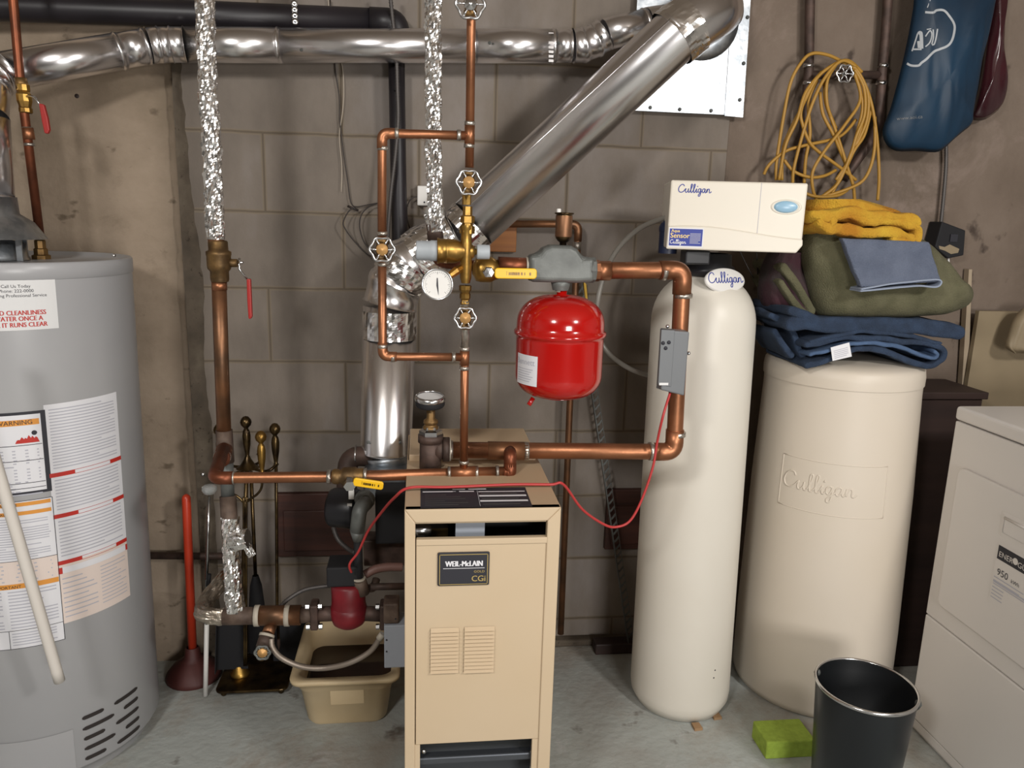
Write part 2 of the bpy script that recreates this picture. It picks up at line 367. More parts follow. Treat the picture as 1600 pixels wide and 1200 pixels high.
def elbows(rt, P, r, bend, m, skip=()):
    for i in range(1, len(P)-1):
        if i in skip: continue
        a, b, c = P[i-1:i+2]
        if (a-b).angle(c-b) > 2.6: continue
        L = bend*1.5
        q = rnd([b+(a-b).normalized()*min(L, (a-b).length*.6), b, b+(c-b).normalized()*min(L, (c-b).length*.6)], bend)
        MB().tube(q, r*1.14, 18).build('elbow', m, rt)
def joint(rt, p, d, r, ln=.008, m='solder', nm='solder_joint'):
    d = V(d).normalized(); p = V(p); MB().tube([p-d*ln/2, p+d*ln/2], r, 16).build(nm, m, rt)
# ================================================================ THE SETTING
WY = 2.137
def struct(name, mb, mt, **k):
    o = mb.build(name, mt, **k); o['kind'] = 'structure'; return o
struct('floor', MB().box((-2.6, -3, -.06), (3.4, 2.4, 0)), 'floor')
struct('ceiling', MB().box((-2.6, -3, 2.34), (3.4, 2.4, 2.4)), 'ceil')
struct('wall_back', MB().box((-.62, WY, 0), (.84, WY+.2, 2.34)), 'block')
struct('wall_left', MB().box((-2.6, -3, 0), (-2.5, WY+.2, 2.34)), 'roomwall')
struct('wall_right', MB().box((3.3, -3, 0), (3.4, WY+.2, 2.34)), 'roomwall')
struct('wall_front', MB().box((-2.6, -3.1, 0), (3.4, -3, 2.34)), 'roomwall')
def rough_slab(x0, x1, y, edge, mt, name):
    b = MB(); nz, nx = 90, 24
    vs = []
    for j in range(nz+1):
        z = 2.34*j/nz
        for i in range(nx+1):
            x = x0+(x1-x0)*i/nx; ex = 0
            if edge == 'r' and i >= nx-1: x += .012*noise.noise(V((3, 0, z*9)))+.008*noise.noise(V((9, 0, z*31)))+(-.006 if i == nx-1 else 0)
            if edge == 'l' and i <= 1: x += .012*noise.noise(V((5, 0, z*9)))+.008*noise.noise(V((1, 0, z*31)))+(.006 if i == 1 else 0)
            yy = y+.0025*noise.noise(V((x*6, 1, z*14)))
            if (edge == 'r' and i == nx) or (edge == 'l' and i == 0): yy = WY+.03
            vs.append((x, yy, z))
    fs = [(j*(nx+1)+i, j*(nx+1)+i+1, (j+1)*(nx+1)+i+1, (j+1)*(nx+1)+i) for j in range(nz) for i in range(nx)]
    b.add(vs, fs, True); b.box((x0, WY+.01, 0), (x1, WY+.2, 2.34)); return struct(name, b, mt)
rough_slab(-2.5, -.606, 2.112, 'r', 'conc_l', 'wall_back_left')
rough_slab(.805, 3.3, 2.118, 'l', 'conc_r', 'wall_back_right')
# mortar smear along both joints, dark for the slab edge's shadow line too
for x, nm, sd in ((-.604, 'trim_1', 3),):
    b = MB(); vs = []; n = 120
    for j in range(n+1):
        z = 2.3*j/n; st__ = min(1, max(0, (1.55-z)/.5)); a = -.004+.022*st__+(.003+.010*st__)*noise.noise(V((sd, 0, z*4)))+.006*noise.noise(V((sd, 2, z*26)))
        for i, (dx, dy) in enumerate(((-.008+.004*noise.noise(V((z*30, 1, 1))), -.0255), (-.002, -.022), (a*.6+.006, -.010), (a+.012, -.0005))): vs.append((x+dx*(1 if nm == 'trim_1' else -1), WY+dy, z))
    fs = [(j*4+i, j*4+i+1, (j+1)*4+i+1, (j+1)*4+i) if nm == 'trim_1' else ((j+1)*4+i, (j+1)*4+i+1, j*4+i+1, j*4+i) for j in range(n) for i in range(3)]
    b.add(vs, fs, True); struct(nm, b, 'mortar')
# ledge of footing at the foot of the block wall
b = MB(); b.box((-.6, 2.105, 0), (.95, 2.14, .022)); struct('trim_3', b, 'mortar', bevel=.006)
# red-brown infill patches on the wall
for nm, p0, p1, sp in (('trim_4', (430, 771), (560, 868), 3), ('trim_5', (948, 765), (1015, 858), 1)):
    a, c = W(*p0, 2.125), W(*p1, 2.125); b = MB(); rows = 1
    for k in range(rows):
        z1 = a.z-(a.z-c.z)*k/rows; z0 = a.z-(a.z-c.z)*(k+1)/rows+.003
        b.box((a.x+.004*random.random(), 2.120-.003*random.random(), z0), (c.x, 2.14, z1))
    b.box((a.x+.02, 2.116, c.z+.02), (c.x, 2.13, a.z-.05))
    struct(nm, b, 'wood_red', bevel=.003)
# hole in the tan concrete: flat disc, its shade put into dark colour
b = MB(); p = W(120, 150, 2.1115); b.lathe([(0, .0008), (.005, .0006), (.0055, 0)], p, (0, -1, 0), 12)
tag(b.build('wall_hole_disc', 'wood_dark'), 'small dark disc for the shaded hole in the tan concrete above the water heater', 'hole disc')
# dark pipe along the wall between heater and pipes
tag(MB().tube([W(215, 868, 2.085), W(330, 869, 2.085), W(352, 869, 2.085)], .010, 12).build('wall_pipe', 'iron'), 'dark iron pipe running low along the wall behind the orange plunger handle', 'pipe')

# ================================================================ SHEET METAL PLATE ON THE WALL
rt = root('chimney_plate', (.72, 2.11, 1.57), 'bright galvanised sheet metal plate on the wall where the big flue ends', 'plate')
b = MB(); a = W(985, 172, 2.112); c = W(1133, 178, 2.112)
b.box((a.x, 2.108, a.z-.002), (c.x, 2.112, 2.05)); b.build('left_sheet', 'galv', rt, bevel=.001)
a = W(1132, 181, 2.106); c = W(1161, 182, 2.106)
b = MB(); b.prism([V((a.x, 2.1055, a.z)), V((c.x, 2.1055, a.z-.002)), V((c.x-.012, 2.1055, 2.05)), V((a.x-.008, 2.1055, 2.05))], (0, .0025, 0)); b.build('right_sheet', 'galv', rt)
for px, py in ((1016, 168), (1062, 171), (1111, 173), (1156, 156), (1162, 99), (1168, 27)):
    b = MB(); b.lathe([(0, .004), (.003, .0038), (.0045, .002), (.005, 0)], W(px, py, 2.1045 if px > 1130 else 2.1075), (0, -1, 0), 12); b.build('screw', 'iron_grey', rt)

# ================================================================ WATER HEATER
HA, HB, HR = V((-.896, 1.814, .03)), V((-.884, 1.814, 1.17)), .235
rt = root('water_heater', (-.896, 1.814, 0), 'tall light grey cylindrical water heater covered in instruction labels', 'water heater')
ln = (HB-HA)/(HB.z-HA.z)
def hmap(th, z, h=0):
    c = HA+ln*(z-HA.z); return c+V((math.cos(th), math.sin(th), 0))*(HR+h)
def hhit(px, py):
    d = ray(px, py); A = V((-HA.x+ln.x*(HA.z-CH), -HA.y)); B = V((d.x-ln.x*d.z, d.y))
    qa = B.dot(B); qb = 2*A.dot(B); qc = A.dot(A)-HR*HR; D = max(qb*qb-4*qa*qc, 0); s = (-qb-math.sqrt(D))/(2*qa)
    P = C0+d*s; c = HA+ln*(P.z-HA.z); return math.atan2(P.y-c.y, P.x-c.x), P.z
b = MB(); b.lathe([(.21, 0.0), (.215, .03), (HR-.004, .032), (HR, .04), (HR, 1.137)], HA-V((0, 0, .03)), lean=ln-V((0, 0, 1)), seg=96); b.build('jacket', 'heater', rt)
b = MB(); b.lathe([(HR+.0002, 1.136), (HR+.0022, 1.138), (HR+.0022, 1.166), (HR-.001, 1.170), (HR-.006, 1.1695), (HR-.012, 1.162), (.0, 1.162)], HA-V((0, 0, .03)), lean=ln-V((0, 0, 1)), seg=96); b.build('top_cap', 'heater', rt)
th, z = hhit(177, 399); b = MB(); nrm = V((math.cos(th), math.sin(th), 0)); b.lathe([(0, .003), (.003, .0025), (.004, 0)], hmap(th, z, .002), nrm, 10); b.build('screw', 'chrome', rt)
# vent slots
slots = [((128, 1123), (162, 1108)), ((129, 1140), (178, 1116)), ((131, 1155), (164, 1140)), ((132, 1170), (180, 1147)), ((133, 1185), (166, 1171)),
         ((178, 1099), (214, 1075)), ((193, 1106), (215, 1090)), ((181, 1130), (216, 1105)), ((196, 1137), (217, 1120)), ((183, 1160), (218, 1135))]
for a, c in slots:
    (t0, z0), (t1, z1) = hhit(*a), hhit(*c); zc = (z0+z1)/2; b = MB(); n = 8; hw = .0048
    vs = []; 
    out = [(t0+(t1-t0)*i/n, zc-hw) for i in range(n+1)]+[(t1+.012*math.cos(q), zc+hw*math.sin(q)) for q in (-.8, 0, .8)]+[(t1-(t1-t0)*i/n, zc+hw) for i in range(n+1)]+[(t0-.012*math.cos(q), zc+hw*math.sin(q)) for q in (.8, 0, -.8)]
    m_ = 10; xs_ = [t0+(t1-t0)*i/m_ for i in range(m_+1)]; hs_ = [hw*(.45 if i in (0, m_) else 1) for i in range(m_+1)]; b.add([hmap(t, zc-q, .0012) for t, q in zip(xs_, hs_)]+[hmap(t, zc+q, .0012) for t, q in zip(xs_, hs_)], [(i, i+1, i+m_+2, i+m_+1) for i in range(m_)]); b.build('vent_slot', 'heater_slot', rt)
# access panel seam
(t0, z0), (t1, z1) = hhit(2, 1146), hhit(114, 1139)
b = MB(); t1 = hhit(116, 1165)[0]
b.add([hmap(t1-(1-i/12)*.9, .03+zz, .0015) for zz in (0.01, z1-.03) for i in range(13)], [(i, i+1, i+14, i+13) for i in range(12)], True)
b.add([hmap(t1, zz, h) for zz in (.04, z1) for h in (.0015, -.002)], [(0, 2, 3, 1)]); b.build('access_panel', 'heater', rt)
def hframe(px, py):
    t0, z0 = hhit(px, py)
    return lambda u, v, h=0: hmap(t0+u/HR, z0+v, .0006+h)
# ---- big instruction sheets: white sheet, right column
def sheet(b, f, u0, v0, u1, v1, h=0, mi=0, n=18): b.mi = mi; b.quadmap(f, u0, v0, u1, v1, n, 1, h)
def lines(b, f, u0, v0, u1, v1, n, mi=2, th=.32, seed=1, h=.0005):
    R = random.Random(seed); b.mi = mi; dv = (v1-v0)/n
    for k in range(n):
        ue = u1-(u1-u0)*(R.random()*.45 if R.random() < .3 else .02); y = v1-dv*(k+.7)
        b.quadmap(f, u0, y, ue, y+dv*th, 6, 1, h)
tr, zt = hhit(181, 612); tl, _ = hhit(68, 640); zb = hhit(203, 930)[1]
f = lambda u, v, h=0: hmap(tl+u/HR, v, .0006+h)
wu = (tr-tl)*HR
lab = ['white_paper', 'ink', 'ink_grey', 'ink_red', 'ink_orange', 'paper_warm']
b = MB(); zs = [zt, hhit(188, 715)[1], hhit(192, 775)[1], hhit(198, 842)[1], zb]
sheet(b, f, 0, zs[3], wu, zs[0]); sheet(b, f, 0, zs[4], wu, zs[3], mi=5)
for k, nn, sd in ((0, 20, 3), (1, 10, 5), (2, 11, 6)): lines(b, f, .008, zs[k+1]+.012, wu-.008, zs[k]-.008, nn, 2, .34, sd)
lines(b, f, .006, zs[4]+.01, wu*.48, zs[3]-.03, 9, 2, .22, 8); lines(b, f, wu*.53, zs[4]+.014, wu-.008, zs[3]-.03, 11, 2, .22, 9)
for zz in (zs[1], zs[2], zs[3]):
    sheet(b, f, 0, zz-.004, wu*.3, zz+.005, .0008, 3, 6); sheet(b, f, wu*.8, zz-.004, wu, zz+.005, .0008, 3, 4)
    sheet(b, f, wu*.3, zz-.0042, wu*.8, zz-.0034, .0008, 3, 8); sheet(b, f, wu*.3, zz+.0042, wu*.8, zz+.005, .0008, 3, 8)
b.mi = 5; sheet(b, f, 0, zs[3]-.024, wu, zs[3]-.010, .0006, 0); sheet(b, f, 0, zs[3]-.024, .008, zs[3]-.010, .0009, 3, 2); sheet(b, f, wu-.006, zs[3]-.024, wu, zs[3]-.010, .0009, 3, 2)
b.build('instruction_label', lab, rt)['label'] = 'white instruction sheet with red section bars'
# ---- warning label with heavy black frame
tr2, zt2 = hhit(70, 640); zb2 = hhit(78, 767)[1]; W2 = .16
f = lambda u, v, h=0: hmap(tr2+u/HR, v, .0010+h)
b = MB(); sheet(b, f, -W2, zb2, 0, zt2, 0, 1); sheet(b, f, -W2+.007, zb2+.006, -.009, zt2-.006, .0004, 0)
zo = hhit(62, 652)[1]; sheet(b, f, -W2+.012, zo-.013, -.012, zo-.001, .0008, 4)
b.mi = 1; b.text(f, 'WARNING', -.055, zo-.011, .013, .0012, 'c')
zf = hhit(35, 688)[1]
for (uu, hh) in ((-.050, .006), (-.044, .011), (-.038, .009), (-.032, .014), (-.026, .012), (-.020, .010)):
    b.mi = 3; b.add([f(uu-.006, zf-.006, .001), f(uu+.006, zf-.006, .001), f(uu+.003, zf-.002+hh*.5, .001), f(uu, zf-.004+hh, .001), f(uu-.003, zf-.002+hh*.4, .001)], [(0, 1, 2, 3, 4)])
b.mi = 1; b.add([f(-.022+.005*math.cos(a), zf+.014+.005*math.sin(a), .0012) for a in [i*PI/5 for i in range(10)]], [tuple(range(10))])
ring = [(-.098+.016*math.cos(i*PI/14), zf+.002+.016*math.sin(i*PI/14)) for i in range(29)]
b.mi = 3; b.add([f(u, v, .001) for u, v in ring]+[f(-.098+(u+.098)*.9, zf+.002+(v-zf-.002)*.9, .001) for u, v in ring], [(i, i+1, i+30, i+29) for i in range(28)])
lines(b, f, -W2+.014, hhit(40, 775)[1], -.014, zf-.018, 15, 2, .4, 12)
for py in (693, 717, 752, 760): zz = hhit(60, py)[1]; sheet(b, f, -W2+.01, zz-.0006, -.010, zz+.0006, .001, 1)
b.build('warning_label', lab, rt)['label'] = 'warning label with heavy black frame and red flames'
# ---- lower caution labels
zt3 = hhit(80, 776)[1]; zb3 = hhit(102, 998)[1]; tr3 = hhit(84, 800)[0]
f = lambda u, v, h=0: hmap(tr3+u/HR, v, .0008+h)
b = MB(); sheet(b, f, -.2, zb3, 0, zt3, 0, 0); z9 = hhit(90, 866)[1]; z8 = hhit(92, 903)[1]
sheet(b, f, -.2, z8, -.001, z9, .0004, 5)
sheet(b, f, -.19, zt3-.011, -.004, zt3-.003, .0007, 4); sheet(b, f, -.19, zt3-.030, -.004, zt3-.022, .0007, 4); sheet(b, f, -.2, z8-.007, -.002, z8+.004, .0007, 4)
b.mi = 1; b.text(f, 'CAUTION', -.10, zt3-.0100, .008, .0011); b.text(f, 'CAUTION', -.10, zt3-.0290, .008, .0011); b.text(f, 'IMPORTANT', -.12, z8-.0055, .009, .0011)
lines(b, f, -.19, z9+.004, -.008, zt3-.034, 17, 2, .38, 21); lines(b, f, -.19, z8+.006, -.008, z9-.004, 5, 2, .3, 22)
lines(b, f, -.19, zb3+.045, -.105, z8-.010, 12, 2, .34, 23); lines(b, f, -.095, zb3+.045, -.006, z8-.010, 12, 2, .34, 24); lines(b, f, -.095, zb3+.006, -.012, zb3+.038, 5, 2, .34, 25)
for zz in (zb3+.0415, z9, zb3, zt3-.0005): sheet(b, f, -.2, zz, -.0005, zz+.0010, .0008, 1)
sheet(b, f, -.1005, zb3, -.0995, zb3+.042, .0008, 1, 1); sheet(b, f, -.0012, zb3, 0, zt3, .0008, 1, 1)
b.build('caution_label', lab, rt)['label'] = 'white label with thin black border and orange caution bars'
# ---- service notice near the top
tr4, zt4 = hhit(84, 418); zb4 = hhit(85, 513)[1]; f = lambda u, v, h=0: hmap(tr4+u/HR, v, .0008+h)
b = MB(); sheet(b, f, -.17, zb4, 0, zt4, 0, 0)
h4 = zt4-zb4; b.mi = 1
b.text(f, 'Call Us Today', -.068, zt4-h4*.31, .0085, .0005, 'c'); b.text(f, 'Phone: 222-0000', -.068, zt4-h4*.385, .0085, .0005, 'c'); b.text(f, 'Plumbing Professional Service', -.068, zt4-h4*.46, .0085, .0005, 'c')
b.mi = 3
for k_ in range(3):
    e_ = .0004*k_; b.text(f, 'EFFICIENCY AND CLEANLINESS', -.0215+e_, zt4-h4*.750, .0128, .0005+.00005*k_, 'r', .86); b.text(f, 'DRAIN WATER ONCE A', -.0275+e_, zt4-h4*.845, .0128, .0005+.00005*k_, 'r', .86); b.text(f, 'UNTIL IT RUNS CLEAR', -.0205+e_, zt4-h4*.945, .0128, .0005+.00005*k_, 'r', .86)
b.build('service_notice', ['paper_grey', 'ink', 'ink_grey', 'ink_red'], rt)['label'] = 'notice with grey and red capital lettering'

# draft hood and vent riser on the heater
vx = W(-14, 330, 1.80); vx = V((vx.x, 1.80, 1.17))
rt = root('draft_hood', (vx.x, 1.8, 1.165), 'silver sheet metal draft hood standing on the water heater top', 'hood')
b = MB(); b.lathe([(.10, .048), (.078, .082), (.052, .10), (.05, .135), (.047, .135)], V((vx.x, 1.8, 1.16)), seg=40); b.build('hood_cone', 'galv', rt)
b = MB(); b.lathe([(.064, .0), (.060, .006), (.058, .034), (.03, .042), (0, .042)], V((vx.x, 1.8, 1.163)), seg=36); b.build('base_ring', 'galv', rt)
for a in (-.5, -2.2, 1.2, 2.6):
    p = V((vx.x+.075*math.cos(a), 1.8+.075*math.sin(a), 1.163)); b = MB(); b.box((p.x-.006, p.y-.002, p.z), (p.x+.006, p.y+.002, p.z+.06)); b.build('hood_leg', 'galv', rt)

# ================================================================ WATER SOFTENER TANK + HEAD
SA = V((.715, 1.838, 0)); sl = V((-.017, 0, 0)); SR = .133
rt = root('water_softener', (.715, 1.838, 0), 'tall narrow cream water softener cylinder with a rectangular control head', 'water softener')
prof = [(.10, 0), (.118, .004), (.131, .03), (.133, .05)]+[(.133-.006*z/1.05, z) for z in (.3, .6, .9, 1.03)]
prof += [(.127*math.cos(a)**.75, 1.04+.122*math.sin(a)) for a in [i*PI/2/12 for i in range(1, 10)]]+[(.05, 1.162), (.05, 1.168)]
b = MB(); b.lathe(prof, SA, lean=sl, seg=80); b.build('tank', 'cream', rt)
def shit(px, py, R=None):
    d = ray(px, py); P = None
    for s_ in [1.4+.001*i for i in range(900)]:
        P = C0+d*s_; 
        z = P.z
        rr = .133-.006*z/1.05 if z < 1.04 else .127*math.cos(math.asin(min(1, (z-1.04)/.115)))
        if (P-(SA+sl*z)-V((0, 0, z))).xy.length < rr: break
    return P
b = MB(); b.lathe([(.052, 0), (.066, .002), (.067, .022), (.06, .026), (.058, .052), (.05, .055)], SA+sl*1.16+V((0, 0, 1.158)), seg=40); b.build('neck_collar', 'black_pl', rt)
yw = math.radians(-13); hu = V((math.cos(yw), math.sin(yw), 0)); hn = V((math.sin(yw), -math.cos(yw), 0))*1.0
O = W(1041, 388, 1.728); f = lambda u, v, h=0: O+hu*u+V((0, 0, 1))*v+V((-math.sin(-yw)*1, -math.cos(yw), 0))*h
hb = -hn  # towards the wall
q0 = W(1257, 392, 1.65); q1 = W(1045, 281, 1.728)
HWd = (q0-O).xy.length*.985; HHt = q1.z-O.z; dep = .19
def headbox(outline, d0, d1, name, mt, bev):
    b = MB(); b.prism([O+hu*u+V((0, 0, v))+hb*(-d0) for u, v in outline], hb*(d0+d1)); return b.build(name, mt, rt, bevel=bev)
headbox([(0, 0), (HWd-.012, 0), (HWd, .016), (HWd, HHt), (0, HHt)], 0, dep, 'head_cover', 'cream_head', .004)
def hwv(u): return HHt*(.27+.075*math.cos((u/HWd-.20)*3.6))
n = 24; wave = [(HWd*i/n*.998, hwv(HWd*i/n)) for i in range(n+1)]
headbox([(-.001, -.001)]+[(HWd-.012, -.001), (HWd+.0005, .016)]+list(reversed(wave)), .007, 0, 'lower_fascia', 'cream_head', .003)
us = HWd*.665
b = MB(); b.quadmap(f, us-.0005, hwv(us)-.004, us+.0005, HHt-.002, 1, 1, .0006); b.quadmap(f, 0, 0, 0, 0, 1, 1, 0); b.build('panel_seam', 'ink_grey', rt)
b = MB(); cu, cv = HWd*.855, HHt*.655
b.lathe([(0, .005), (.8, .005), (.95, .003), (1, 0)], (0, 0, 0), (0, 0, 1), 40)
b.v = [f(cu+p.x*.026, cv+p.y*.0128, p.z) for p in b.v]; b.build('display_window', 'lcd', rt)
b = MB(); b.lathe([(1, 0), (1.16, .0035), (1.3, 0)], (0, 0, 0), (0, 0, 1), 40); b.v = [f(cu+.001+p.x*.026, cv+p.y*.0128, p.z) for p in b.v]; b.build('display_bezel', 'cream_head', rt)
b = MB(); b.script(f, .018, HHt-.026, .0082, .0008, .22); b.build('wordmark', 'ink_blue', rt)['label'] = 'blue handwritten wordmark'
b = MB(); b.quadmap(f, .002, .004, .080, .047, 1, 1, .0078); b.mi = 1; b.quadmap(f, .0045, .007, .0775, .0445, 1, 1, .0082)
b.mi = 2
for e_ in (0, .0004): b.text(f, 'Sensor', .006+e_, .0245, .0155, .0086+e_*.2); b.text(f, 'Aqua', .008+e_, .0370, .0090, .0086+e_*.2)
b.mi = 0; b.script(f, .007, .0120, .0040, .0086, .3)
lines(b, f, .050, .012, .074, .036, 8, 3, .4, 5, .0086); b.build('product_label', ['white_paper', 'ink_blue', 'gold', 'ink_grey'], rt)['label'] = 'small blue product label with gold lettering'
P = shit(1133, 450); nn = (P-(SA+sl*P.z)-V((0, 0, P.z))); nn.z = 0; nn = nn.normalized(); nn = (nn*.93+V((0, 0, .36))).normalized()
u_ = V((0, 0, 1)).cross(nn).normalized(); fb = plane(W(1133, 438, (P+nn*.012).y), u_, nn.cross(u_))
b = MB(); b.lathe([(0, .003), (.93, .003), (1, .001), (1, -.004)], (0, 0, 0), (0, 0, 1), 48); b.v = [fb(p.x*.059, p.y*.0295, p.z) for p in b.v]; b.build('oval_badge', 'white', rt)
b = MB(); b.script(fb, -.0515, -.0065, .0117, .0036, .18); b.build('badge_wordmark', 'ink_blue', rt)['label'] = 'blue handwritten wordmark on the oval badge'
b = MB(); b.lathe([(.022, -.03), (.022, .03)], W(1044, 376, 1.82), (0, 0, 1), 20); b.ball(W(1044, 358, 1.82), .022); b.build('bypass_valve', 'navy_valve', rt)['label'] = 'dark blue bypass valve'
b = MB(); p = W(1075, 401, 1.775); b.box(p-V((.02, .04, .016)), p+V((.04, .0, .016))); b.build('valve_port', 'black_pl', rt, bevel=.004)
for x, y in ((1117, 1047), (1115, 1059)): b = MB(); P = shit(x, y); b.ball(P, .0022, 8); b.build('jacket_mark', 'ink', rt)

# wooden shims
for (px, py, yw_) in ((1120, 1123, .3), (1090, 1140, .8)):
    p = FL(px, py); b = MB(); b.prism([p+V((-.010, -.006, 0)), p+V((.012, -.004, 0)), p+V((.010, .02, 0)), p+V((-.010, .02, 0))], (0, 0, .007))
    tag(b.build('wood_shim', 'cardboard'), 'tan wood shim poking out under the softener tank, '+('at its right' if px == 1120 else 'at its front'), 'shim')

# ================================================================ BRINE TANK
BA = V((1.128, 1.902, 0)); bl = V((-.012, 0, 0)); 
rt = root('brine_tank', BA, 'wide cream plastic brine tank standing between the narrow softener and the dryer', 'brine tank')
b = MB(); b.lathe([(.19, 0), (.208, .006), (.214, .025), (.214, .2), (.206, .6), (.196, .87), (.196, .90)], BA, lean=bl, seg=96); b.build('tank_body', 'cream_brine', rt)
b = MB(); b.lathe([(.199, .895), (.1995, .915), (.197, .934), (.188, .944), (.15, .952), (0, .958)], BA, lean=bl, seg=96); b.build('lid', 'cream_brine', rt)
def brr(z): return .214-.008*(z-.2)/.4 if z < .6 else .206-.010*(z-.6)/.27
def bhit(px, py):
    d = ray(px, py)
    for s_ in [1.4+.001*i for i in range(900)]:
        P = C0+d*s_; z = P.z; rr = brr(z)
        if (P-(BA+bl*z)).xy.length < rr: break
    c = BA+bl*z; return math.atan2(P.y-c.y, P.x-c.x), z
t0, z0 = bhit(1216, 785); t1, z1 = bhit(1388, 722); zc0 = bhit(1216, 705)[1]
def fbr(u, v, h=0):
    z = z0+v; rr = brr(z); th = t0+u/.205; return BA+bl*z+V((math.cos(th), math.sin(th), 0))*(rr+h)+V((0, 0, z))
ww = (t1-t0)*.205; hh = zc0-z0
b = MB()
for q in ([(0, 0), (ww, 0)], [(0, hh), (ww, hh)], [(0, 0), (0, hh)], [(ww, 0), (ww, hh)]):
    (ua, va), (ub, vb) = q; n = 14; b.tube([fbr(ua+(ub-ua)*i/n, va+(vb-va)*i/n, -.0003) for i in range(n+1)], .0014, 6)
b.build('embossed_frame', 'cream_brine', rt)
b = MB()
for st in SCRIPT: b.tube([fbr(.010+x*.0205, hh*.40+y*.0205, -.0006) for x, y in smooth2(st)], .0024, 6)
b.build('embossed_wordmark', 'cream_brine', rt)
# ================================================================ BOILER
BX0, BX1, BY, BZ = W(632, 797, 1.31).x, W(877, 795, 1.31).x, 1.31, .768
rt = root('boiler', ((BX0+BX1)/2, 1.55, 0), 'tan enamelled gas boiler cabinet with louvred front door and black nameplate', 'boiler')
def bx(px, py, dy=0): p = W(px, py, BY+dy); return p
xr0 = BX1; fw = W(649, 830, BY).x-BX0; fwr = BX1-W(855, 830, BY).x
zt_ = BZ; zl = W(700, 815, BY).z; zo1 = W(750, 820, BY).z; zo0 = W(750, 838, BY).z; zd1 = W(750, 842, BY).z; zd0 = W(750, 1161, BY).z
b = MB()
b.prism([V((BX0, BY, 0)), V((BX0+fw, BY, 0)), V((BX0+fw, BY, zl-.002)), V((BX0, BY, zt_))], (0, .018, 0))
b.prism([V((BX1-fwr, BY, 0)), V((BX1, BY, 0)), V((BX1, BY, zt_)), V((BX1-fwr, BY, zl-.002))], (0, .018, 0))
b.prism([V((BX0, BY, zt_)), V((BX0+fw, BY, zl-.002)), V((BX1-fwr, BY, zl-.002)), V((BX1, BY, zt_))], (0, .018, 0))
b.build('front_frame', 'tan_boiler', rt, bevel=.002)
b = MB(); b.box((BX0+fw-.001, BY+.008, zo1), (BX1-fwr+.001, BY+.02, zl)); b.build('frame_lip', 'tan_boiler', rt, bevel=.0015)
YB = 1.80
MB().box((BX0, BY+.016, 0.05), (BX0+.002, YB, BZ-.002)).build('side_panel', 'tan_boiler2', rt); MB().box((BX1-.002, BY+.016, .05), (BX1, YB, BZ-.002)).build('side_panel', 'tan_boiler2', rt); MB().box((BX0+.002, YB-.002, .05), (BX1-.002, YB, BZ-.002)).build('back_panel', 'tan_boiler2', rt)
b = MB(); b.box((BX0, BY+.002, BZ-.003), (BX1, 1.60, BZ)); b.build('top_panel', 'tan_boiler2', rt, bevel=.001)
zr_ = BZ+.014; b = MB(); b.box((BX0+.004, 1.592, BZ-.02), (BX1-.006, YB, zr_)); b.build('rear_top_panel', 'tan_boiler2', rt, bevel=.002)
b = MB(); b.box((BX0+.01, BY+.10, zd0-.1), (BX1-.01, BY+.11, zl)); b.box((BX0+.01, BY+.03, zd0-.02), (BX1-.01, BY+.11, zd0-.018)); b.build('inner_panel', 'boiler_in', rt)
# things in the slot
p = W(657, 828, BY+.05); b = MB(); b.lathe([(.012, -.02), (.014, 0), (.012, .02), (0, .02)], p, (1, 0, 0), 20); b.build('pressure_switch', 'chrome', rt)
a, c = W(712, 818, BY+.04), W(757, 842, BY+.04); b = MB(); b.box((a.x, BY+.04, c.z), (c.x, BY+.06, a.z+.004)); b.build('gas_control', 'box_blue', rt)
a, c = W(668, 826, BY+.06), W(700, 842, BY+.06); b = MB(); b.box((a.x, BY+.06, c.z), (c.x, BY+.08, a.z)); b.build('wiring_block', 'brass_dark', rt)
# door
xd0, xd1 = W(649, 1000, BY).x+.001, W(850, 1000, BY).x
b = MB(); b.box((xd0, BY+.004, zd0), (xd1, BY+.014, zd1)); b.box((xd0, BY+.001, zd1-.012), (xd1, BY+.006, zd1)); b.build('door', 'tan_boiler', rt, bevel=.0015)
fd = plane(V((0, BY+.004, 0)), (1, 0, 0), (0, 0, 1))
# louvres
for (pa, pc) in (((673, 983), (716, 1051)), ((726, 981), (771, 1050))):
    a, c = W(*pa, BY), W(*pc, BY); b = MB(); n = 12; dz = (a.z-c.z)/n
    for k in range(n):
        z = c.z+dz*k; x0, x1 = a.x, c.x
        b.add([(x0, BY+.003, z+dz*.98), (x1, BY+.003, z+dz*.98), (x1, BY-.0035, z+dz*.2), (x0, BY-.0035, z+dz*.2), (x0, BY+.003, z+dz*.12), (x1, BY+.003, z+dz*.12)],
              [(3, 2, 1, 0), (4, 5, 2, 3), (0, 4, 3), (1, 2, 5)])
    b.build('louvre_panel', 'tan_boiler', rt)
# nameplate
a, c = W(684, 864, BY), W(764, 914, BY); b = MB(); b.box((a.x, BY-.001, c.z), (c.x, BY+.004, a.z)); b.build('nameplate', 'ink', rt, bevel=.003, seg=3)
nw, nh = c.x-a.x, a.z-c.z; fn = plane(V((a.x, BY-.0012, c.z)), (1, 0, 0), (0, 0, 1))
b = MB(); e = .003; t = .0012
for q in ((e, e, nw-e, e+t), (e, nh-e-t, nw-e, nh-e), (e, e, e+t, nh-e), (nw-e-t, e, nw-e, nh-e)): b.quadmap(fn, *q, 1, 1, .0004)
[b.text(fn, 'CGi', nw-.007-e_, nh*.14, .0160, .0005+e_*.2, 'r', 1.0) for e_ in (0, .0005)]; b.text(fn, 'GOLD', nw-.009, nh*.40, .0065, .0005, 'r', 1.1)
b.mi = 1; 
for k, dx in enumerate((0, .0004, -.0004, .0007, -.0007)): b.text(fn, 'WEIL-McLAIN', nw*.5+dx+.0005, nh*.60, .0150, .0006+.00005*k, 'c', .76)
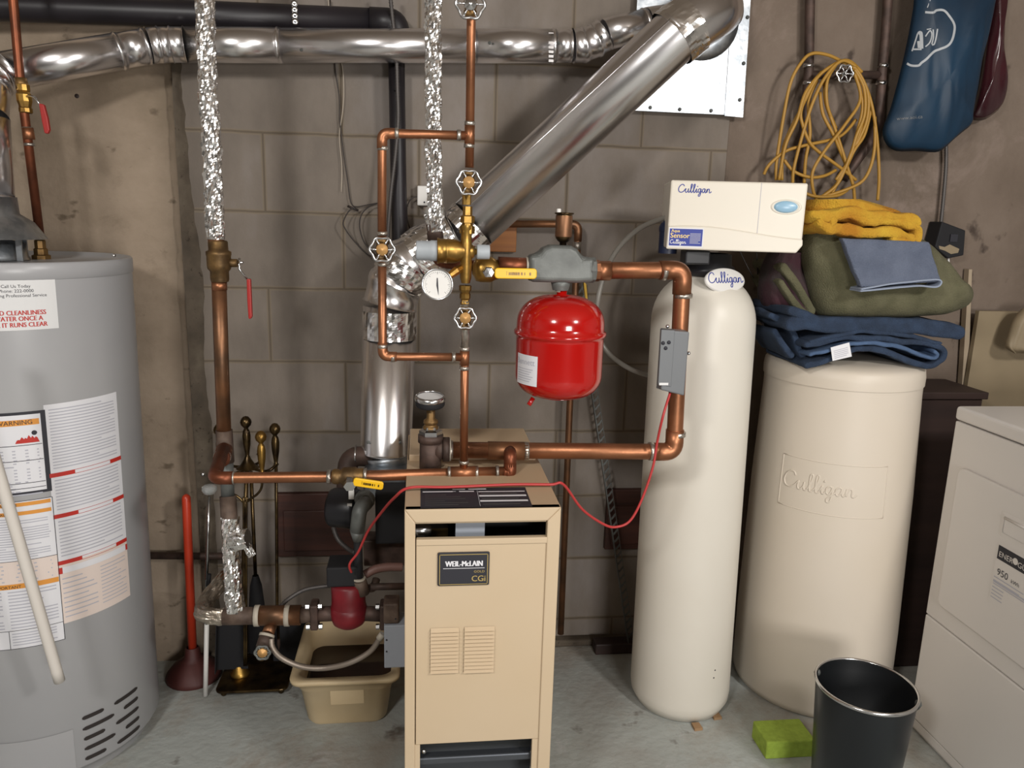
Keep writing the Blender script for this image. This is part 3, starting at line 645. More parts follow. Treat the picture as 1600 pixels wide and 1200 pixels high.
b.quadmap(fn, .010, nh*.53, nw-.009, nh*.545, 1, 1, .0006); b.build('nameplate_print', ['gold', 'white_paper'], rt)
# label plate on top
A, B_, C_, D_ = FL(657, 763, BZ+.001), FL(822, 760, BZ+.001), FL(834, 796, BZ+.001), FL(657, 798, BZ+.001)
y0, y1 = BY+.006, A.y; ft = plane(V((A.x, y0, BZ+.0006)), (1, 0, 0), (0, 1, 0)); lw, lh = C_.x-D_.x, y1-y0
b = MB(); b.quadmap(ft, 0, 0, lw, lh, 1, 1, 0); b.mi = 1
for q in ((.02, .78, .30, .83), (.30, .80, .33, .82), (.36, .78, .5, .83), (.54, .76, .98, .80), (.54, .52, .98, .60), (.54, .26, .98, .34), (.3, .90, .42, .95), (.45, .90, .62, .95), (.53, .05, .533, .84)):
    b.quadmap(ft, q[0]*lw, q[1]*lh, q[2]*lw, q[3]*lh, 1, 1, .0004)
b.mi = 2; 
for k in range(6): b.quadmap(ft, .04*lw, (.12+.1*k)*lh, (.34+.12*math.sin(k*2.3))*lw, (.14+.1*k)*lh, 1, 1, .0004)
for v0 in (.12, .40, .66): b.quadmap(ft, .56*lw, v0*lh, .9*lw, (v0+.03)*lh, 1, 1, .0004)
b.build('top_label', ['ink', 'white_paper', 'iron_grey'], rt)['label'] = 'black rating plate with white stripes'
# burner opening
b = MB(); a = W(655, 1165, BY+.05); z1_ = zd0; b.box((BX0+fw, BY+.09, 0.02), (BX1-fwr, BY+.10, z1_+.02)); b.build('burner_cavity', 'steel_blue', rt)
zb_ = W(700, 1183, BY+.02).z; b = MB(); b.box((BX0+fw, BY+.02, zb_-.016), (BX1-fwr, BY+.04, zb_)); b.build('burner_rail', 'steel_blue', rt, bevel=.003)
xl0 = BX0+fw; MB().box((xl0, BY+.004, 0.03), (xl0+.010, BY+.014, zd0)).build('base_return', 'tan_boiler', rt); MB().box((BX1-fwr-.012, BY+.004, 0.03), (BX1-fwr, BY+.014, zd0)).build('base_return', 'tan_boiler', rt)
for px in (662, 832): b = MB(); b.lathe([(0, .004), (.004, .003), (.005, 0)], W(px, 1174, BY+.019), (0, -1, 0), 10); b.build('tray_screw', 'chrome', rt)
for x_ in (BX0+.02, BX1-.05):
    for y_ in (BY+.03, YB-.06): MB().box((x_, y_, 0), (x_+.03, y_+.03, .06)).build('foot', 'boiler_in', rt)

# ================================================================ DRYER
DX, DY = 1.287, 1.665
rt = root('dryer', (DX+.33, DY-.34, 0), 'white front-loading dryer standing at the right with an energy label on its door', 'dryer')
zt = .872; zs = WX(1475, 657, DX).z; zs = .838
b = MB(); b.box((DX+.004, DY-.70, .0), (DX+.66, DY, zs-.003)); b.build('cabinet', 'white_wash', rt, bevel=.006)
b = MB(); b.box((DX-.004, DY-.705, zs), (DX+.66, DY+.004, zt)); b.build('top_panel', 'white_wash', rt, bevel=.008, seg=3)
fd2 = lambda u, v, h=0: V((DX-h, DY-u, v))
def dz(px, py): p = WX(px, py, DX); return DY-p.y, p.z
zseam = dz(1432, 945)[1]; ztoe = dz(1420, 1112)[1]
def rrect(u0, v0, u1, v1, r, n=5):
    o = []
    for cx, cz, a0 in ((u1-r, v0+r, -PI/2), (u1-r, v1-r, 0), (u0+r, v1-r, PI/2), (u0+r, v0+r, PI)):
        for k in range(n+1): a = a0+PI/2*k/n; o.append((cx+r*math.cos(a), cz+r*math.sin(a)))
    return o
b = MB(); b.box((DX-.004, DY-.70, zseam+.0015), (DX+.01, DY-.002, zs-.002)); b.build('front_panel', 'white_wash', rt, bevel=.003)
b = MB(); b.box((DX-.004, DY-.70, ztoe+.0015), (DX+.01, DY-.002, zseam-.0015)); b.build('lower_panel', 'white_wash', rt, bevel=.003)
b = MB(); b.box((DX-.002, DY-.70, .012), (DX+.01, DY-.002, ztoe-.0015)); b.build('toe_panel', 'white_wash', rt, bevel=.002)
u0, v1 = dz(1478, 716); v0 = dz(1450, 928)[1]; u0 = .045
o = rrect(u0, v0, .655, v1, .02)
b = MB(); b.prism([fd2(u, v, .0035) for u, v in o], V((-.009, 0, 0))); b.build('door', 'white_wash', rt, bevel=.004, seg=3)
ud, vt = dz(1574, 797); vb = dz(1573, 838)[1]
o = rrect(ud, vb, ud+.12, vt, .006); b = MB(); n = len(o)
ins = rrect(ud+.012, vb+.010, ud+.108, vt-.010, .004)
b.add([fd2(u, v, .0128) for u, v in o]+[fd2(u, v, .0140) for u, v in ins]+[fd2(u, v, .0140-.0008) for u, v in ins], [(i, (i+1) % n, n+(i+1) % n, n+i) for i in range(n)]+[tuple(range(2*n, 3*n))])
b.build('door_handle', 'white_wash', rt)
b = MB(); b.tube([fd2(ud+.014, vt-.012, .0150), fd2(ud+.106, vt-.012, .0150)], .003, 8); b.build('handle_grip', 'white_wash', rt)
# energy label
u0, v1 = dz(1569, 846); v0 = dz(1560, 945)[1]; lw_ = .105
fl_ = lambda u, v, h=0: fd2(u0+u, v0+v, .0132+h)
lh = v1-v0; b = MB(); b.mi = 0; b.quadmap(fl_, 0, 0, lw_, lh, 1, 1, 0); b.mi = 1; b.quadmap(fl_, .003, lh*.74, lw_-.003, lh*.96, 1, 1, .0004)
b.mi = 0; b.text(fl_, 'ENER', .007, lh*.79, .0175, .0008); b.text(fl_, 'GUIDE', .062, lh*.79, .0175, .0008)
b.add([fl_(.055+.0075*math.cos(a), lh*.85+.0075*math.sin(a), .0008) for a in [i*PI/10 for i in range(20)]], [tuple(range(20))])
b.mi = 1; b.text(fl_, '950', .010, lh*.50, .022, .0006); b.text(fl_, 'kWh', .052, lh*.50, .012, .0006)
b.mi = 2
for k, (a, c) in enumerate(((.9, .7), (.8, .7), (.95, .66), (.4, .3), (.4, .3), (.38, .3), (.4, .3))): b.quadmap(fl_, .004, lh*(.44-.055*k), lw_*a-.004, lh*(.455-.055*k), 1, 1, .0006)
b.quadmap(fl_, .004, lh*.36, lw_-.004, lh*.385, 1, 1, .0006); b.build('energy_label', ['white_wash', 'ink', 'ink_grey'], rt)['label'] = 'energy label with a black band and the number 950'
b = MB(); b.box((DX+.30, DY-.10, zt), (DX+.6, DY-.02, zt+.006)); b.build('hinge_cover', 'white_wash', rt, bevel=.003)
# dark wooden cabinet behind
a = W(1440, 606, 2.02); b = MB(); rt = root('wooden_cabinet', (1.50, 2.02, 0), 'dark brown wooden cabinet in the gap between brine tank and dryer', 'cabinet')
x0, x1 = 1.36, W(1516, 620, 1.98).x; zc = W(1480, 606, 1.98).z
MB().box((x0, 1.93, 0), (x1, 2.10, zc-.02)).build('body', 'wood_dark', rt, bevel=.003); MB().box((x0-.01, 1.92, zc-.02), (x1+.008, 2.105, zc)).build('top_board', 'wood_dark', rt, bevel=.002)
# ================================================================ FOIL WRAP
def foil_tube(path, r, seed, seg=34, step=.0034, amp=.0042):
    P = [V(p) for p in path]; o = []
    for i in range(len(P)-1):
        n = max(1, int((P[i+1]-P[i]).length/step)); o += [P[i].lerp(P[i+1], k/n) for k in range(n)]
    o.append(P[-1])
    def rf(i, k, rr, p):
        a = 2*PI*k/seg; q = V((math.cos(a)*3.4, math.sin(a)*3.4, i*.13+math.sin(a*2)*.4))+V((seed*7, 0, 0))
        return rr*(1+.07*noise.noise(q*.35))+amp*(noise.noise(q)+.6*noise.noise(q*2.3)+.12*(random.random()-.5))
    return MB().tube(o, r, seg, rf=rf, smooth=False)
# ================================================================ HORIZONTAL VENT DUCT (silver, top)
rt = root('vent_duct', W(600, 72, 2.04), 'thin silver round vent duct running horizontally across the top of the wall', 'duct')
r_ = .040
def seg_(p0, p1, ra, rb, nm='duct_section', m='duct', lip=True):
    b = MB(); d = (p1-p0).normalized(); b.tube([p0, p1], [ra, rb], 36)
    if lip: b.tube([p1-d*.010, p1-d*.007, p1-d*.004], [rb, rb+.0022, rb], 36, caps=False)
    return b.build(nm, m, rt)
a1 = W(10, 111, 1.90); b1 = W(232, 72, 2.02); c1 = W(290, 70, 2.04); c2 = W(895, 72, 2.04); d1 = W(943, 55, 2.04); d2 = W(1010, 38, 2.06)
seg_(a1, a1.lerp(b1, .80), r_, r_); seg_(a1.lerp(b1, .80), b1, r_*.97, r_*.97)
def gored(Pn, r, nm='gored_elbow'):
    b = MB(); o = []; rr = []
    for i in range(len(Pn)-1):
        p, q = Pn[i], Pn[i+1]; d = (q-p)
        o += [p+d*.02, p+d*.10, p+d*.9, p+d*.98]; rr += [r*1.05, r*.99, r*.99, r*1.05]
    b.tube(o, rr, 36, caps=False); return b.build(nm, 'duct', rt)
gored([b1, W(250, 70.5, 2.03), W(268, 70, 2.035), c1], r_)
m1, m2, m3 = W(440, 71, 2.04), W(745, 72, 2.04), W(868, 72, 2.04)
seg_(c1, m1, r_, r_); seg_(m1, m2, r_*.98, r_*.98); seg_(m2, m3, r_, r_); seg_(m3, c2, r_*.96, r_*.96)
gored([c2, W(912, 71, 2.04), W(930, 64, 2.04), d1], r_); seg_(d1, d2, r_*.95, r_*.95); seg_(d2, d2+V((.25, .05, .06)), r_*.99, r_*.99)
gored([a1, W(-7, 119, 1.885), W(-21, 137, 1.86), W(-24, 185, 1.82)], r_*1.1)
top = W(-24, 185, 1.82); seg_(top, V((vx.x, 1.80, 1.285)), r_*1.15, r_*1.15)
for px, py in ((471, 78), (873, 67), (940, 58), (765, 67)): b = MB(); p = W(px, py, 1.995); b.lathe([(0, .003), (.003, .002), (.004, 0)], p, (0, -1, 0), 10); b.build('duct_screw', 'iron_grey', rt)
b = MB()
for k in range(7): p = W(861, 53+7*k, 1.9975+.0035*abs(k-3)); b.box(p-V((.006, .001, .003)), p+V((.006, .001, .003)))
b.build('crimp_tabs', 'duct', rt)
# ================================================================ BIG DIAGONAL FLUE
FR = .064; FY = 1.87
rt = root('flue_pipe', W(603, 705, FY), 'large shiny metal flue rising from the boiler and slanting up to the right wall plate', 'flue pipe')
v0, v1_ = W(603, 706, FY), W(609, 478, FY); e1 = W(617, 445, FY); e2 = W(640, 412, FY); e3 = W(672, 392, FY); e4 = W(715, 372, FY); g1 = W(1062, 50, FY); g2 = W(1100, 22, FY); g3 = W(1118, 15, 2.0); 
b = MB(); d = (v1_-v0).normalized(); b.tube([v0, v0+d*.004, v0+d*.008, v1_], [FR*1.0, FR*1.03, FR*.99, FR*.99], 48); b.build('vertical_section', 'duct', rt)
o = []; rr = []
EP = [v1_, e1, e2, e3, e4]
for i in range(4):
    p, q = EP[i], EP[i+1]; dd = q-p; o += [p+dd*.04, p+dd*.12, p+dd*.88, p+dd*.96]; rr += [FR*1.04, FR*.985, FR*.985, FR*1.04]
MB().tube(o, rr, 48, caps=False).build('lower_elbow', 'duct', rt)
b = MB(); b.tube([e4, e4.lerp(g1, .97), e4.lerp(g1, .975), g1], [FR*.99, FR*.99, FR*1.03, FR], 56); b.build('sloping_section', 'duct', rt)
s0 = e4.lerp(g1, .0); 
b = MB(); dd = (g1-e4).normalized(); up = V((0, -1, 0)); sd = dd.cross(V((0, 1, 0))).normalized()
off = (V((0, -1, 0))*.80+sd*(-.6 if sd.z > 0 else .6)*-1).normalized()*FR*.992
b.tube([e4+off, g1+off], .0015, 6); b.build('seam', 'duct', rt)
MB().tube([g1, g1.lerp(g2, .3), g2, g3, V((g3.x+.006, 2.11, g3.z))], [FR*1.02, FR*1.0, FR*1.05, FR*1.05, FR*1.02], 48).build('upper_elbow', 'duct', rt)
b = MB(); b.lathe([(FR*1.55, 0), (FR*1.55, .003), (FR, .004)], V((g3.x+.006, 2.108, g3.z)), (0, -1, 0), 40); b.build('wall_collar', 'galv', rt)
def foil_band(path, R, seed, nm='foil_tape'):
    b = foil_tube(path, R, seed, 60, .004, .0022); b.f = b.f[:-2]; b.m = b.m[:-2]; b.sm = b.sm[:-2]; b.build(nm, 'foil', rt)
foil_band([W(609, 528, FY), W(609, 485, FY)], FR*1.03, 3); foil_band([e1.lerp(e2, .2), e2], FR*1.06, 5); foil_band([e2.lerp(e3, .3), e3, e3.lerp(e4, .9)], FR*1.055, 6); foil_band([e4.lerp(g1, .02), e4.lerp(g1, .07)], FR*1.03, 9)
foil_band([e4.lerp(g1, .965), g1, g1.lerp(g2, .5)], FR*1.06, 12)
p5 = W(605, 735, 1.865); b = MB(); b.tube([v0, W(605, 716, FY), W(607, 736, FY)], [FR*.97, FR*.93, FR*.74], 40); b.build('reducer_cone', 'galv', rt)
b = MB(); c = W(602, 752, 1.80); b.box(c-V((.05, .03, .03)), c+V((.05, .09, .032))); b.build('flue_outlet_box', 'galv', rt, bevel=.003)
for px in (575, 625): b = MB(); b.lathe([(0, .004), (.003, .003), (.004, 0)], W(px, 691, FY-.052), (0, -1, 0), 10); b.build('sheet_screw', 'iron_grey', rt)

# ================================================================ BLACK DRAIN PIPE
rt = root('drain_pipe', W(560, 35, 2.09), 'black plastic drain pipe crossing the top left and turning down behind the cable', 'drain pipe')
BY_ = 2.085
MB().tube([W(-420, -6, 2.0), W(-80, 8, 2.03), W(300, 22, BY_), W(585, 34, BY_)], .031, 28).build('horizontal_run', 'black_abs', rt)
MB().tube(rnd([W(578, 34, BY_), W(618, 36, BY_), W(619, 66, BY_)], .035), .034, 28).build('elbow', 'black_abs', rt)
MB().tube([W(619, 60, BY_), W(622, 250, BY_), W(627, 480, BY_), W(629, 640, BY_), W(633, 780, BY_)], .0205, 24).build('down_run', 'black_abs', rt)
b = MB(); a = W(459, 0, BY_-.034)
for k in range(5): p = W(459.5+.4*k, -4+9.5*k, BY_-.0335); b.lathe([(.0035, 0), (.008, 0), (.008, .0012), (.0035, .0012)], p, (0, -1, 0), 14)
for k in range(4): p, q = W(459.5+.4*k+.2, -1+9.5*k, BY_-.0325), W(460+.4*k, 4+9.5*k, BY_-.0325); b.box((p.x-.005, p.y-.001, q.z-.001), (p.x+.005, p.y, p.z+.001))
b.build('hanger_strap', 'chrome', rt)
MB().tube([W(618-9, 140, BY_-.0), W(618, 141, BY_-.026), W(630, 141, BY_-.008)], .0018, 8).build('cable_tie', 'black_mat', rt)
# ribbed metal cable
def ribbed(path, r, pitch=.006, seg=12, amp=.16):
    P = [V(p) for p in path]; o = []; rr = []
    for i in range(len(P)-1):
        n = max(1, int((P[i+1]-P[i]).length/(pitch/2)))
        for k in range(n): o.append(P[i].lerp(P[i+1], k/n))
    for i in range(len(o)): rr.append(r*(1+(amp if i % 2 else -amp)))
    return MB().tube(o, rr, seg)
cab = sm3(pts([(609, -15), (613, 25), (619, 80), (621, 140), (622, 190), (617, 250), (611, 300), (607, 350), (604, 400), (602, 440)], 2.045), 6)
tag(ribbed(cab, .0048).build('armoured_cable', 'flex'), 'ribbed grey armoured cable strapped to the black vertical drain pipe', 'cable')
# ================================================================ PIPES
def pipe(name, label, cat, P, r, m, bend=None, rings=(), ring_m='solder', elb=True, run='pipe_run', em=None):
    rt = root(name, P[0], label, cat)
    bend = bend or r*1.9
    MB().tube(rnd(P, bend), r, 20).build(run, m, rt)
    if elb: elbows(rt, P, r, bend, em or m)
    for (p, d) in rings: joint(rt, p, d, r*1.17, m=ring_m)
    return rt
def seglerp(P, i, t): return P[i].lerp(P[i+1], t), (P[i+1]-P[i])
# main big loop (1 1/4")
LY = 1.545
P = pts([(700, 703), (1053, 706), (1067, 422), (926, 423)], LY)
P[1] = W(1053, 706, LY); 
rt = pipe('supply_loop_pipe', 'thick copper pipe loop running right from the boiler and up in front of the softener', 'pipe', P, .0172, 'copper', .033)
for px, py, d in ((1017, 705, 0), (1057, 678, 1), (1067, 462, 1), (1037, 423, 0), (822, 705, 0), (704, 703, 0)): joint(rt, W(px, py, LY), (P[1]-P[0]) if d == 0 else (P[2]-P[1]), .0198, .009)
MB().tube([W(762, 704, LY), W(824, 705, LY)], .0196, 20).build('tee_sleeve', 'copper_dull', rt)
MB().tube([W(928, 423, LY), W(953, 423, LY)], .0198, 20).build('threaded_adapter', 'copper', rt); MB().tube([W(928, 423, LY), W(936, 423, LY)], .0215, 8, smooth=False).build('hex_collar', 'copper', rt)
# supply tee on boiler
rt = root('supply_tee', W(672, 735, LY), 'dark iron tee on the boiler top carrying the round black gauge', 'fitting')
p0, p1 = W(672, 742, LY), W(673, 681, LY); p0.z = min(p0.z, BZ+.012)
MB().tube([p0, p1], .0225, 28).build('tee_body', 'iron', rt); MB().tube([W(673, 690, LY), W(673, 679, LY)], .0262, 28).build('tee_rim', 'iron', rt)
MB().tube([W(680, 702, LY), W(694, 702, LY)], .021, 24).build('side_outlet', 'iron', rt); MB().tube([W(692, 702, LY), W(702, 702, LY)], .0255, 24).build('outlet_band', 'iron', rt); joint(rt, W(703, 702, LY), (1, 0, 0), .0245, .003, 'tape', 'thread_tape')
MB().lathe([(.024, 0), (.024, .009), (.017, .013), (.017, .018)], W(673, 679, LY), seg=6, smooth=False).build('bushing', 'chrome', rt)
MB().lathe([(.016, 0), (.016, .004), (.0125, .005), (.0125, .010), (.015, .011), (.0145, .017), (.009, .021), (.009, .045), (.0065, .048), (.0065, .062)], W(673, 669, LY), seg=24).build('stem', 'brass_old', rt)
gp = W(672, 634, LY); gx = V((0, -.12, 1)).normalized()
MB().lathe([(0, 0), (.028, 0), (.030, .003), (.030, .014), (.029, .016)], gp, gx, 40).build('gauge_case', 'black_mat', rt)
MB().lathe([(.0305, .013), (.0315, .016), (.030, .022), (.027, .023), (.027, .021)], gp, gx, 40).build('gauge_rim', 'chrome', rt)
MB().lathe([(0, .0195), (.0275, .0195)], gp, gx, 40).build('gauge_face', 'paper_grey', rt)
# short elbow from loop down to the small line
rt = pipe('bypass_link_pipe', 'short copper elbow joining the thick pipe to the thin line above the boiler', 'pipe', [W(797, 703, 1.54), W(797, 712, 1.50), W(797, 738, 1.50), W(786, 738, 1.50)], .0115, 'copper_red', .022)
# small horizontal line
HY = 1.50
P = [W(352, 700, 1.60), W(330, 746, 1.50), W(800, 738, 1.50)]
P = [W(350, 700, 1.66), W(334, 747, 1.52), W(520, 745, 1.51), W(800, 737, HY)]
rt = root('feed_line_pipe', P[1], 'thin copper pipe running horizontally in front of the fire tools to above the boiler', 'pipe')
MB().tube(rnd(P, .03), .0112, 18).build('pipe_run', 'copper', rt); MB().tube(rnd([P[0], P[1], P[1].lerp(P[2], .16)], .026), .0132, 18).build('elbow', 'copper_red', rt)
for px in (702, 745, 777, 571): joint(rt, W(px, 747-(px-334)*.0215, HY), P[3]-P[2], .0135, .006)
MB().tube([W(704, 739, HY), W(746, 738, HY)], .0133, 18).build('tee_sleeve', 'copper', rt)
joint(rt, P[1].lerp(P[2], .17), P[2]-P[1], .0133, .003)
# ball valve in the feed line
def lever(rt, p0, p1, wd, th, m='yellow', marks=True, nrm=V((0, -1, 0)), name='lever_handle'):
    d = (p1-p0); L = d.length; d.normalize(); u = nrm.cross(d).normalized(); f = lambda a, b_, h=0: p0+d*a+u*b_+nrm*h
    o = rrect(0, -wd/2, L, wd/2, wd*.32, 5); b = MB(); b.prism([f(a, c, 0) for a, c in o], -nrm*th); b.build(name, m, rt, bevel=th*.3)
    if marks:
        b = MB()
        for k, (x0, x1) in enumerate(((.28, .29), (.33, .36), (.37, .40), (.41, .45), (.46, .49), (.50, .53), (.54, .59), (.62, .66), (.70, .72), (.82, .86))):
            b.quadmap(f, L*x0, -wd*.16, L*x1, wd*(.12 if k else .22), 1, 1, .0005)
        b.v = b.v; b.build('stamped_marks', 'brass_dark', rt)
rt = root('ball_valve', W(545, 745, 1.505), 'brass ball valve with yellow lever on the thin horizontal line', 'valve')
MB().lathe([(.0135, -.034), (.0155, -.030), (.0155, -.022), (.013, -.018), (.019, -.012), (.0195, .012), (.0165, .016), (.0165, .028), (.0135, .032)], W(546, 744.5, 1.505), (1, 0, -.0), 24).build('valve_body', 'brass_old', rt)
for px in (514, 570): MB().tube([W(px-3, 745, 1.505), W(px+3, 745, 1.505)], .0145, 12).build('solder_joint', 'solder', rt)
MB().lathe([(.010, 0), (.010, .012), (.012, .012), (.012, .022), (0, .022)], W(546, 750, 1.49), (0.1, -1, -.3), 6, smooth=False).build('stem_nut', 'chrome', rt)
lever(rt, W(552, 753, 1.468), W(599, 760, 1.462), .017, .006)
# vertical thin line and by-pass
VY = 1.49
rt = root('fill_line_pipe', W(725, 735, VY), 'thin vertical copper line with brass fittings and hand wheels above the boiler', 'pipe')
run1 = [W(741, -230, VY), W(737, -30, VY), W(733.5, 262, VY)]; MB().tube(run1, .0082, 16).build('upper_pipe', 'copper', rt)
MB().tube([W(726.5, 520, VY), W(724.5, 736, HY)], .0082, 16).build('lower_pipe', 'copper', rt)
MB().tube([W(727, 470, VY), W(726.6, 545, VY)], .0086, 16).build('middle_pipe', 'solder', rt)
P = [W(733.5, 212, VY), W(597, 208, VY), W(597, 385, VY)]
MB().tube(rnd(P, .02), .0082, 16).build('by_pass_top', 'copper', rt); elbows(rt, P, .0084, .018, 'copper')
P = [W(597, 395, VY), W(598, 557, VY), W(724, 558, VY)]
MB().tube(rnd(P, .02), .0082, 16).build('by_pass_bottom', 'copper', rt); elbows(rt, P, .0084, .018, 'copper')
for px, py, d in ((620, 208.5, (1, 0, 0)), (717, 211, (1, 0, 0)), (598, 232, (0, 0, 1)), (734, 193, (0, 0, 1)), (733, 228, (0, 0, 1)), (598, 413, (0, 0, 1)), (597.5, 365, (0, 0, 1)), (598, 541, (0, 0, 1)), (614, 558, (1, 0, 0)), (709, 558, (1, 0, 0)), (726, 545, (0, 0, 1)), (725.5, 575, (0, 0, 1)), (725, 722, (0, 0, 1))):
    joint(rt, W(px, py, VY if py < 700 else HY), d, .0098, .007)
MB().tube([W(734, 196, VY), W(733.5, 226, VY)], .0096, 16).build('upper_tee', 'copper', rt); MB().tube([W(726, 548, VY), W(725.5, 570, VY)], .0096, 16).build('lower_tee', 'copper', rt)
MB().lathe([(.0085, 0), (.0085, .018), (.011, .018), (.011, .024), (.0085, .026), (.0085, .034)], W(729, 320, VY), (0, 0, 1), 8, smooth=False).build('union_nut', 'brass', rt)
MB().lathe([(.0145, 0), (.0145, .014), (.0105, .015), (.0105, .019), (.0135, .020), (.0135, .032), (.009, .034), (.009, .05), (.007, .05)], W(730, 365, VY), (0, 0, 1), 6, smooth=False).build('hex_fitting', 'brass', rt)
MB().lathe([(.008, 0), (.0095, .004), (.008, .010), (.0105, .014), (.0105, .022), (.009, .024), (.012, .03), (.012, .038)], W(726.5, 477, VY), (0, 0, 1), 8, smooth=False).build('lower_fitting', 'brass', rt)
# hand-wheel valves
def wheel_valve(label, px, py, Y, R=.0215, dark=False, body=True, ax=V((0, -1, 0)), hub='hub'):
    rt = root('gate_valve', W(px, py, Y), label, 'valve'); c = W(px, py, Y-.030); ax = ax.normalized()
    if body:
        MB().lathe([(.0095, -.022), (.012, -.020), (.012, -.012), (.010, -.010), (.013, 0), (.010, .010), (.012, .012), (.012, .020), (.0095, .022)], W(px, py, Y), (0, 0, 1), 16).build('valve_body', 'brass_old' if not dark else 'iron', rt)
        MB().lathe([(.009, 0), (.009, .012), (.0065, .013), (.0065, .028)], W(px, py, Y), ax, 12).build('bonnet', 'brass', rt)
    u, w_ = basis(ax); n = 72; ring = []
    for k in range(n):
        a = 2*PI*k/n; rr = R*(1+.07*math.cos(6*a)); ring.append(c+u*rr*math.cos(a)+w_*rr*math.sin(a))
    b = MB(); b.tube(ring, .0027, 8, closed=True)
    for k in range(6):
        a = 2*PI*k/6+.0; b.tube([c+(u*math.cos(a)+w_*math.sin(a))*.006-ax*-.001, c+(u*math.cos(a)+w_*math.sin(a))*R*1.04], .0018, 6)
    b.build('hand_wheel', 'chrome' if not dark else 'iron_grey', rt)
    MB().lathe([(0, .0045), (.0035, .0045), (.004, .0035), (.0100, .003), (.0112, 0), (.0105, -.002), (0, -.002)], c, ax, 20).build('wheel_hub', hub, rt)
    return rt
wheel_valve('round hand wheel valve above the brass fittings, centre of the vertical line', 732.5, 285, VY)
wheel_valve('round hand wheel valve on the left by-pass leg of thin copper', 597, 390, VY)
wheel_valve('round hand wheel valve just below the pressure gauge', 727, 497, VY, .0195)
wheel_valve('clear round hand wheel valve at the very top of the vertical line', 735, 6, VY, .024, hub='chrome')
# pressure reducing valve
rt = root('pressure_valve', W(728, 392, VY), 'brass pressure reducing valve with a grey cap at each end', 'valve')
cx = W(728, 393, VY)
def hx(px): return W(px, 393, VY).x-cx.x
MB().lathe([(.0, hx(683)-.001), (.0245, hx(683)), (.0245, hx(685)), (.023, hx(687)), (.023, hx(697)), (.0242, hx(698)), (.023, hx(699)), (.0225, hx(712)), (.0175, hx(722)), (.0135, hx(730)), (.0135, hx(738)), (.010, hx(741)), (.006, hx(742)), (.006, hx(748))], cx, (1, 0, 0), 32).build('valve_body', 'brass', rt)
MB().lathe([(0, hx(650)), (.017, hx(650)), (.0182, hx(652)), (.0185, hx(672)), (.0195, hx(673)), (.0195, hx(684))], cx, (1, 0, 0), 32).build('end_cap', 'grey_cap', rt)
MB().lathe([(0, hx(745)), (.0135, hx(745)), (.014, hx(747)), (.0135, hx(764)), (.0125, hx(765)), (0, hx(765))], cx, (1, 0, 0), 28).build('small_cap', 'grey_cap', rt)
zv = lambda py: W(729, py, VY).z-cx.z
MB().lathe([(.0085, zv(442)), (.0095, zv(438)), (.0112, zv(434)), (.0112, zv(400)), (.0125, zv(395)), (.011, zv(380)), (.010, zv(360)), (.012, zv(358)), (.012, zv(352))], cx-V((0, .004, 0)), (0, 0, 1), 28).build('vertical_barrel', 'brass', rt)
# gauge
rt = root('pressure_gauge', W(684, 444, 1.46), 'round white-faced pressure gauge with thin black needle', 'gauge')
gc = W(684, 444, 1.455); ga = (C0-gc); ga.z *= .3; ga = V((-.12, -1, .02)).normalized(); gu = ga.cross(V((0, 0, 1))).normalized()*-1; gv = V((0, 0, 1)); fg = plane(gc+ga*.006, gu, gv)
if fg(0, 0, 1).y > fg(0, 0, 0).y: fg = (lambda F: (lambda u, v, h=0: F(u, v, -h)))(fg)
MB().lathe([(0, -.022), (.026, -.020), (.0285, -.016), (.0285, .004), (.0300, .005), (.0300, .009), (.0270, .010), (.0262, .0065)], gc, ga, 48).build('gauge_case', 'chrome', rt)
MB().lathe([(0, .0062), (.0275, .0062)], gc, ga, 48).build('gauge_face', 'white', rt)
b = MB()
for k in range(31):
    a = math.radians(225-270*k/30); r0 = .0215 if k % 5 else .019
    d_ = V((math.cos(a), math.sin(a))); q = V((-math.sin(a), math.cos(a)))*.00028
    b.add([fg(d_.x*r0+q.x, d_.y*r0+q.y, .0008), fg(d_.x*.0235+q.x, d_.y*.0235+q.y, .0008), fg(d_.x*.0235-q.x, d_.y*.0235-q.y, .0008), fg(d_.x*r0-q.x, d_.y*r0-q.y, .0008)], [(0, 1, 2, 3)])
b.build('dial_scale', 'ink', rt)
b = MB(); b.add([fg(-.0010, .012, .0014), fg(.0006, .012, .0014), fg(.0006+.002, -.0195, .0014), fg(.0002+.002, -.0195, .0014), fg(-.0016, -.002, .0014), fg(.0016, -.002, .0014)], [(0, 1, 5, 4), (4, 5, 2, 3)]); b.build('needle', 'ink', rt)
MB().tube([W(701, 432, VY-.03), W(712, 424, VY-.02), W(722, 418, VY)], [.0068, .0085, .0068], 8, smooth=False).build('gauge_stem', 'brass', rt)
# branch behind the gauge : foil pipe -> copper -> valve
rt = root('branch_pipe', W(679, 372, 1.6), 'reddish copper bend behind the grey-capped valve below the second foil pipe', 'pipe')
MB().tube([W(678, 350, 1.60), W(681, 376, 1.60)], .0165, 20).build('coupling', 'iron', rt)
MB().tube(rnd([W(681, 374, 1.60), W(682, 410, 1.60), W(760, 417, 1.56)], .03), .0112, 16).build('pipe_run', 'copper_red', rt)
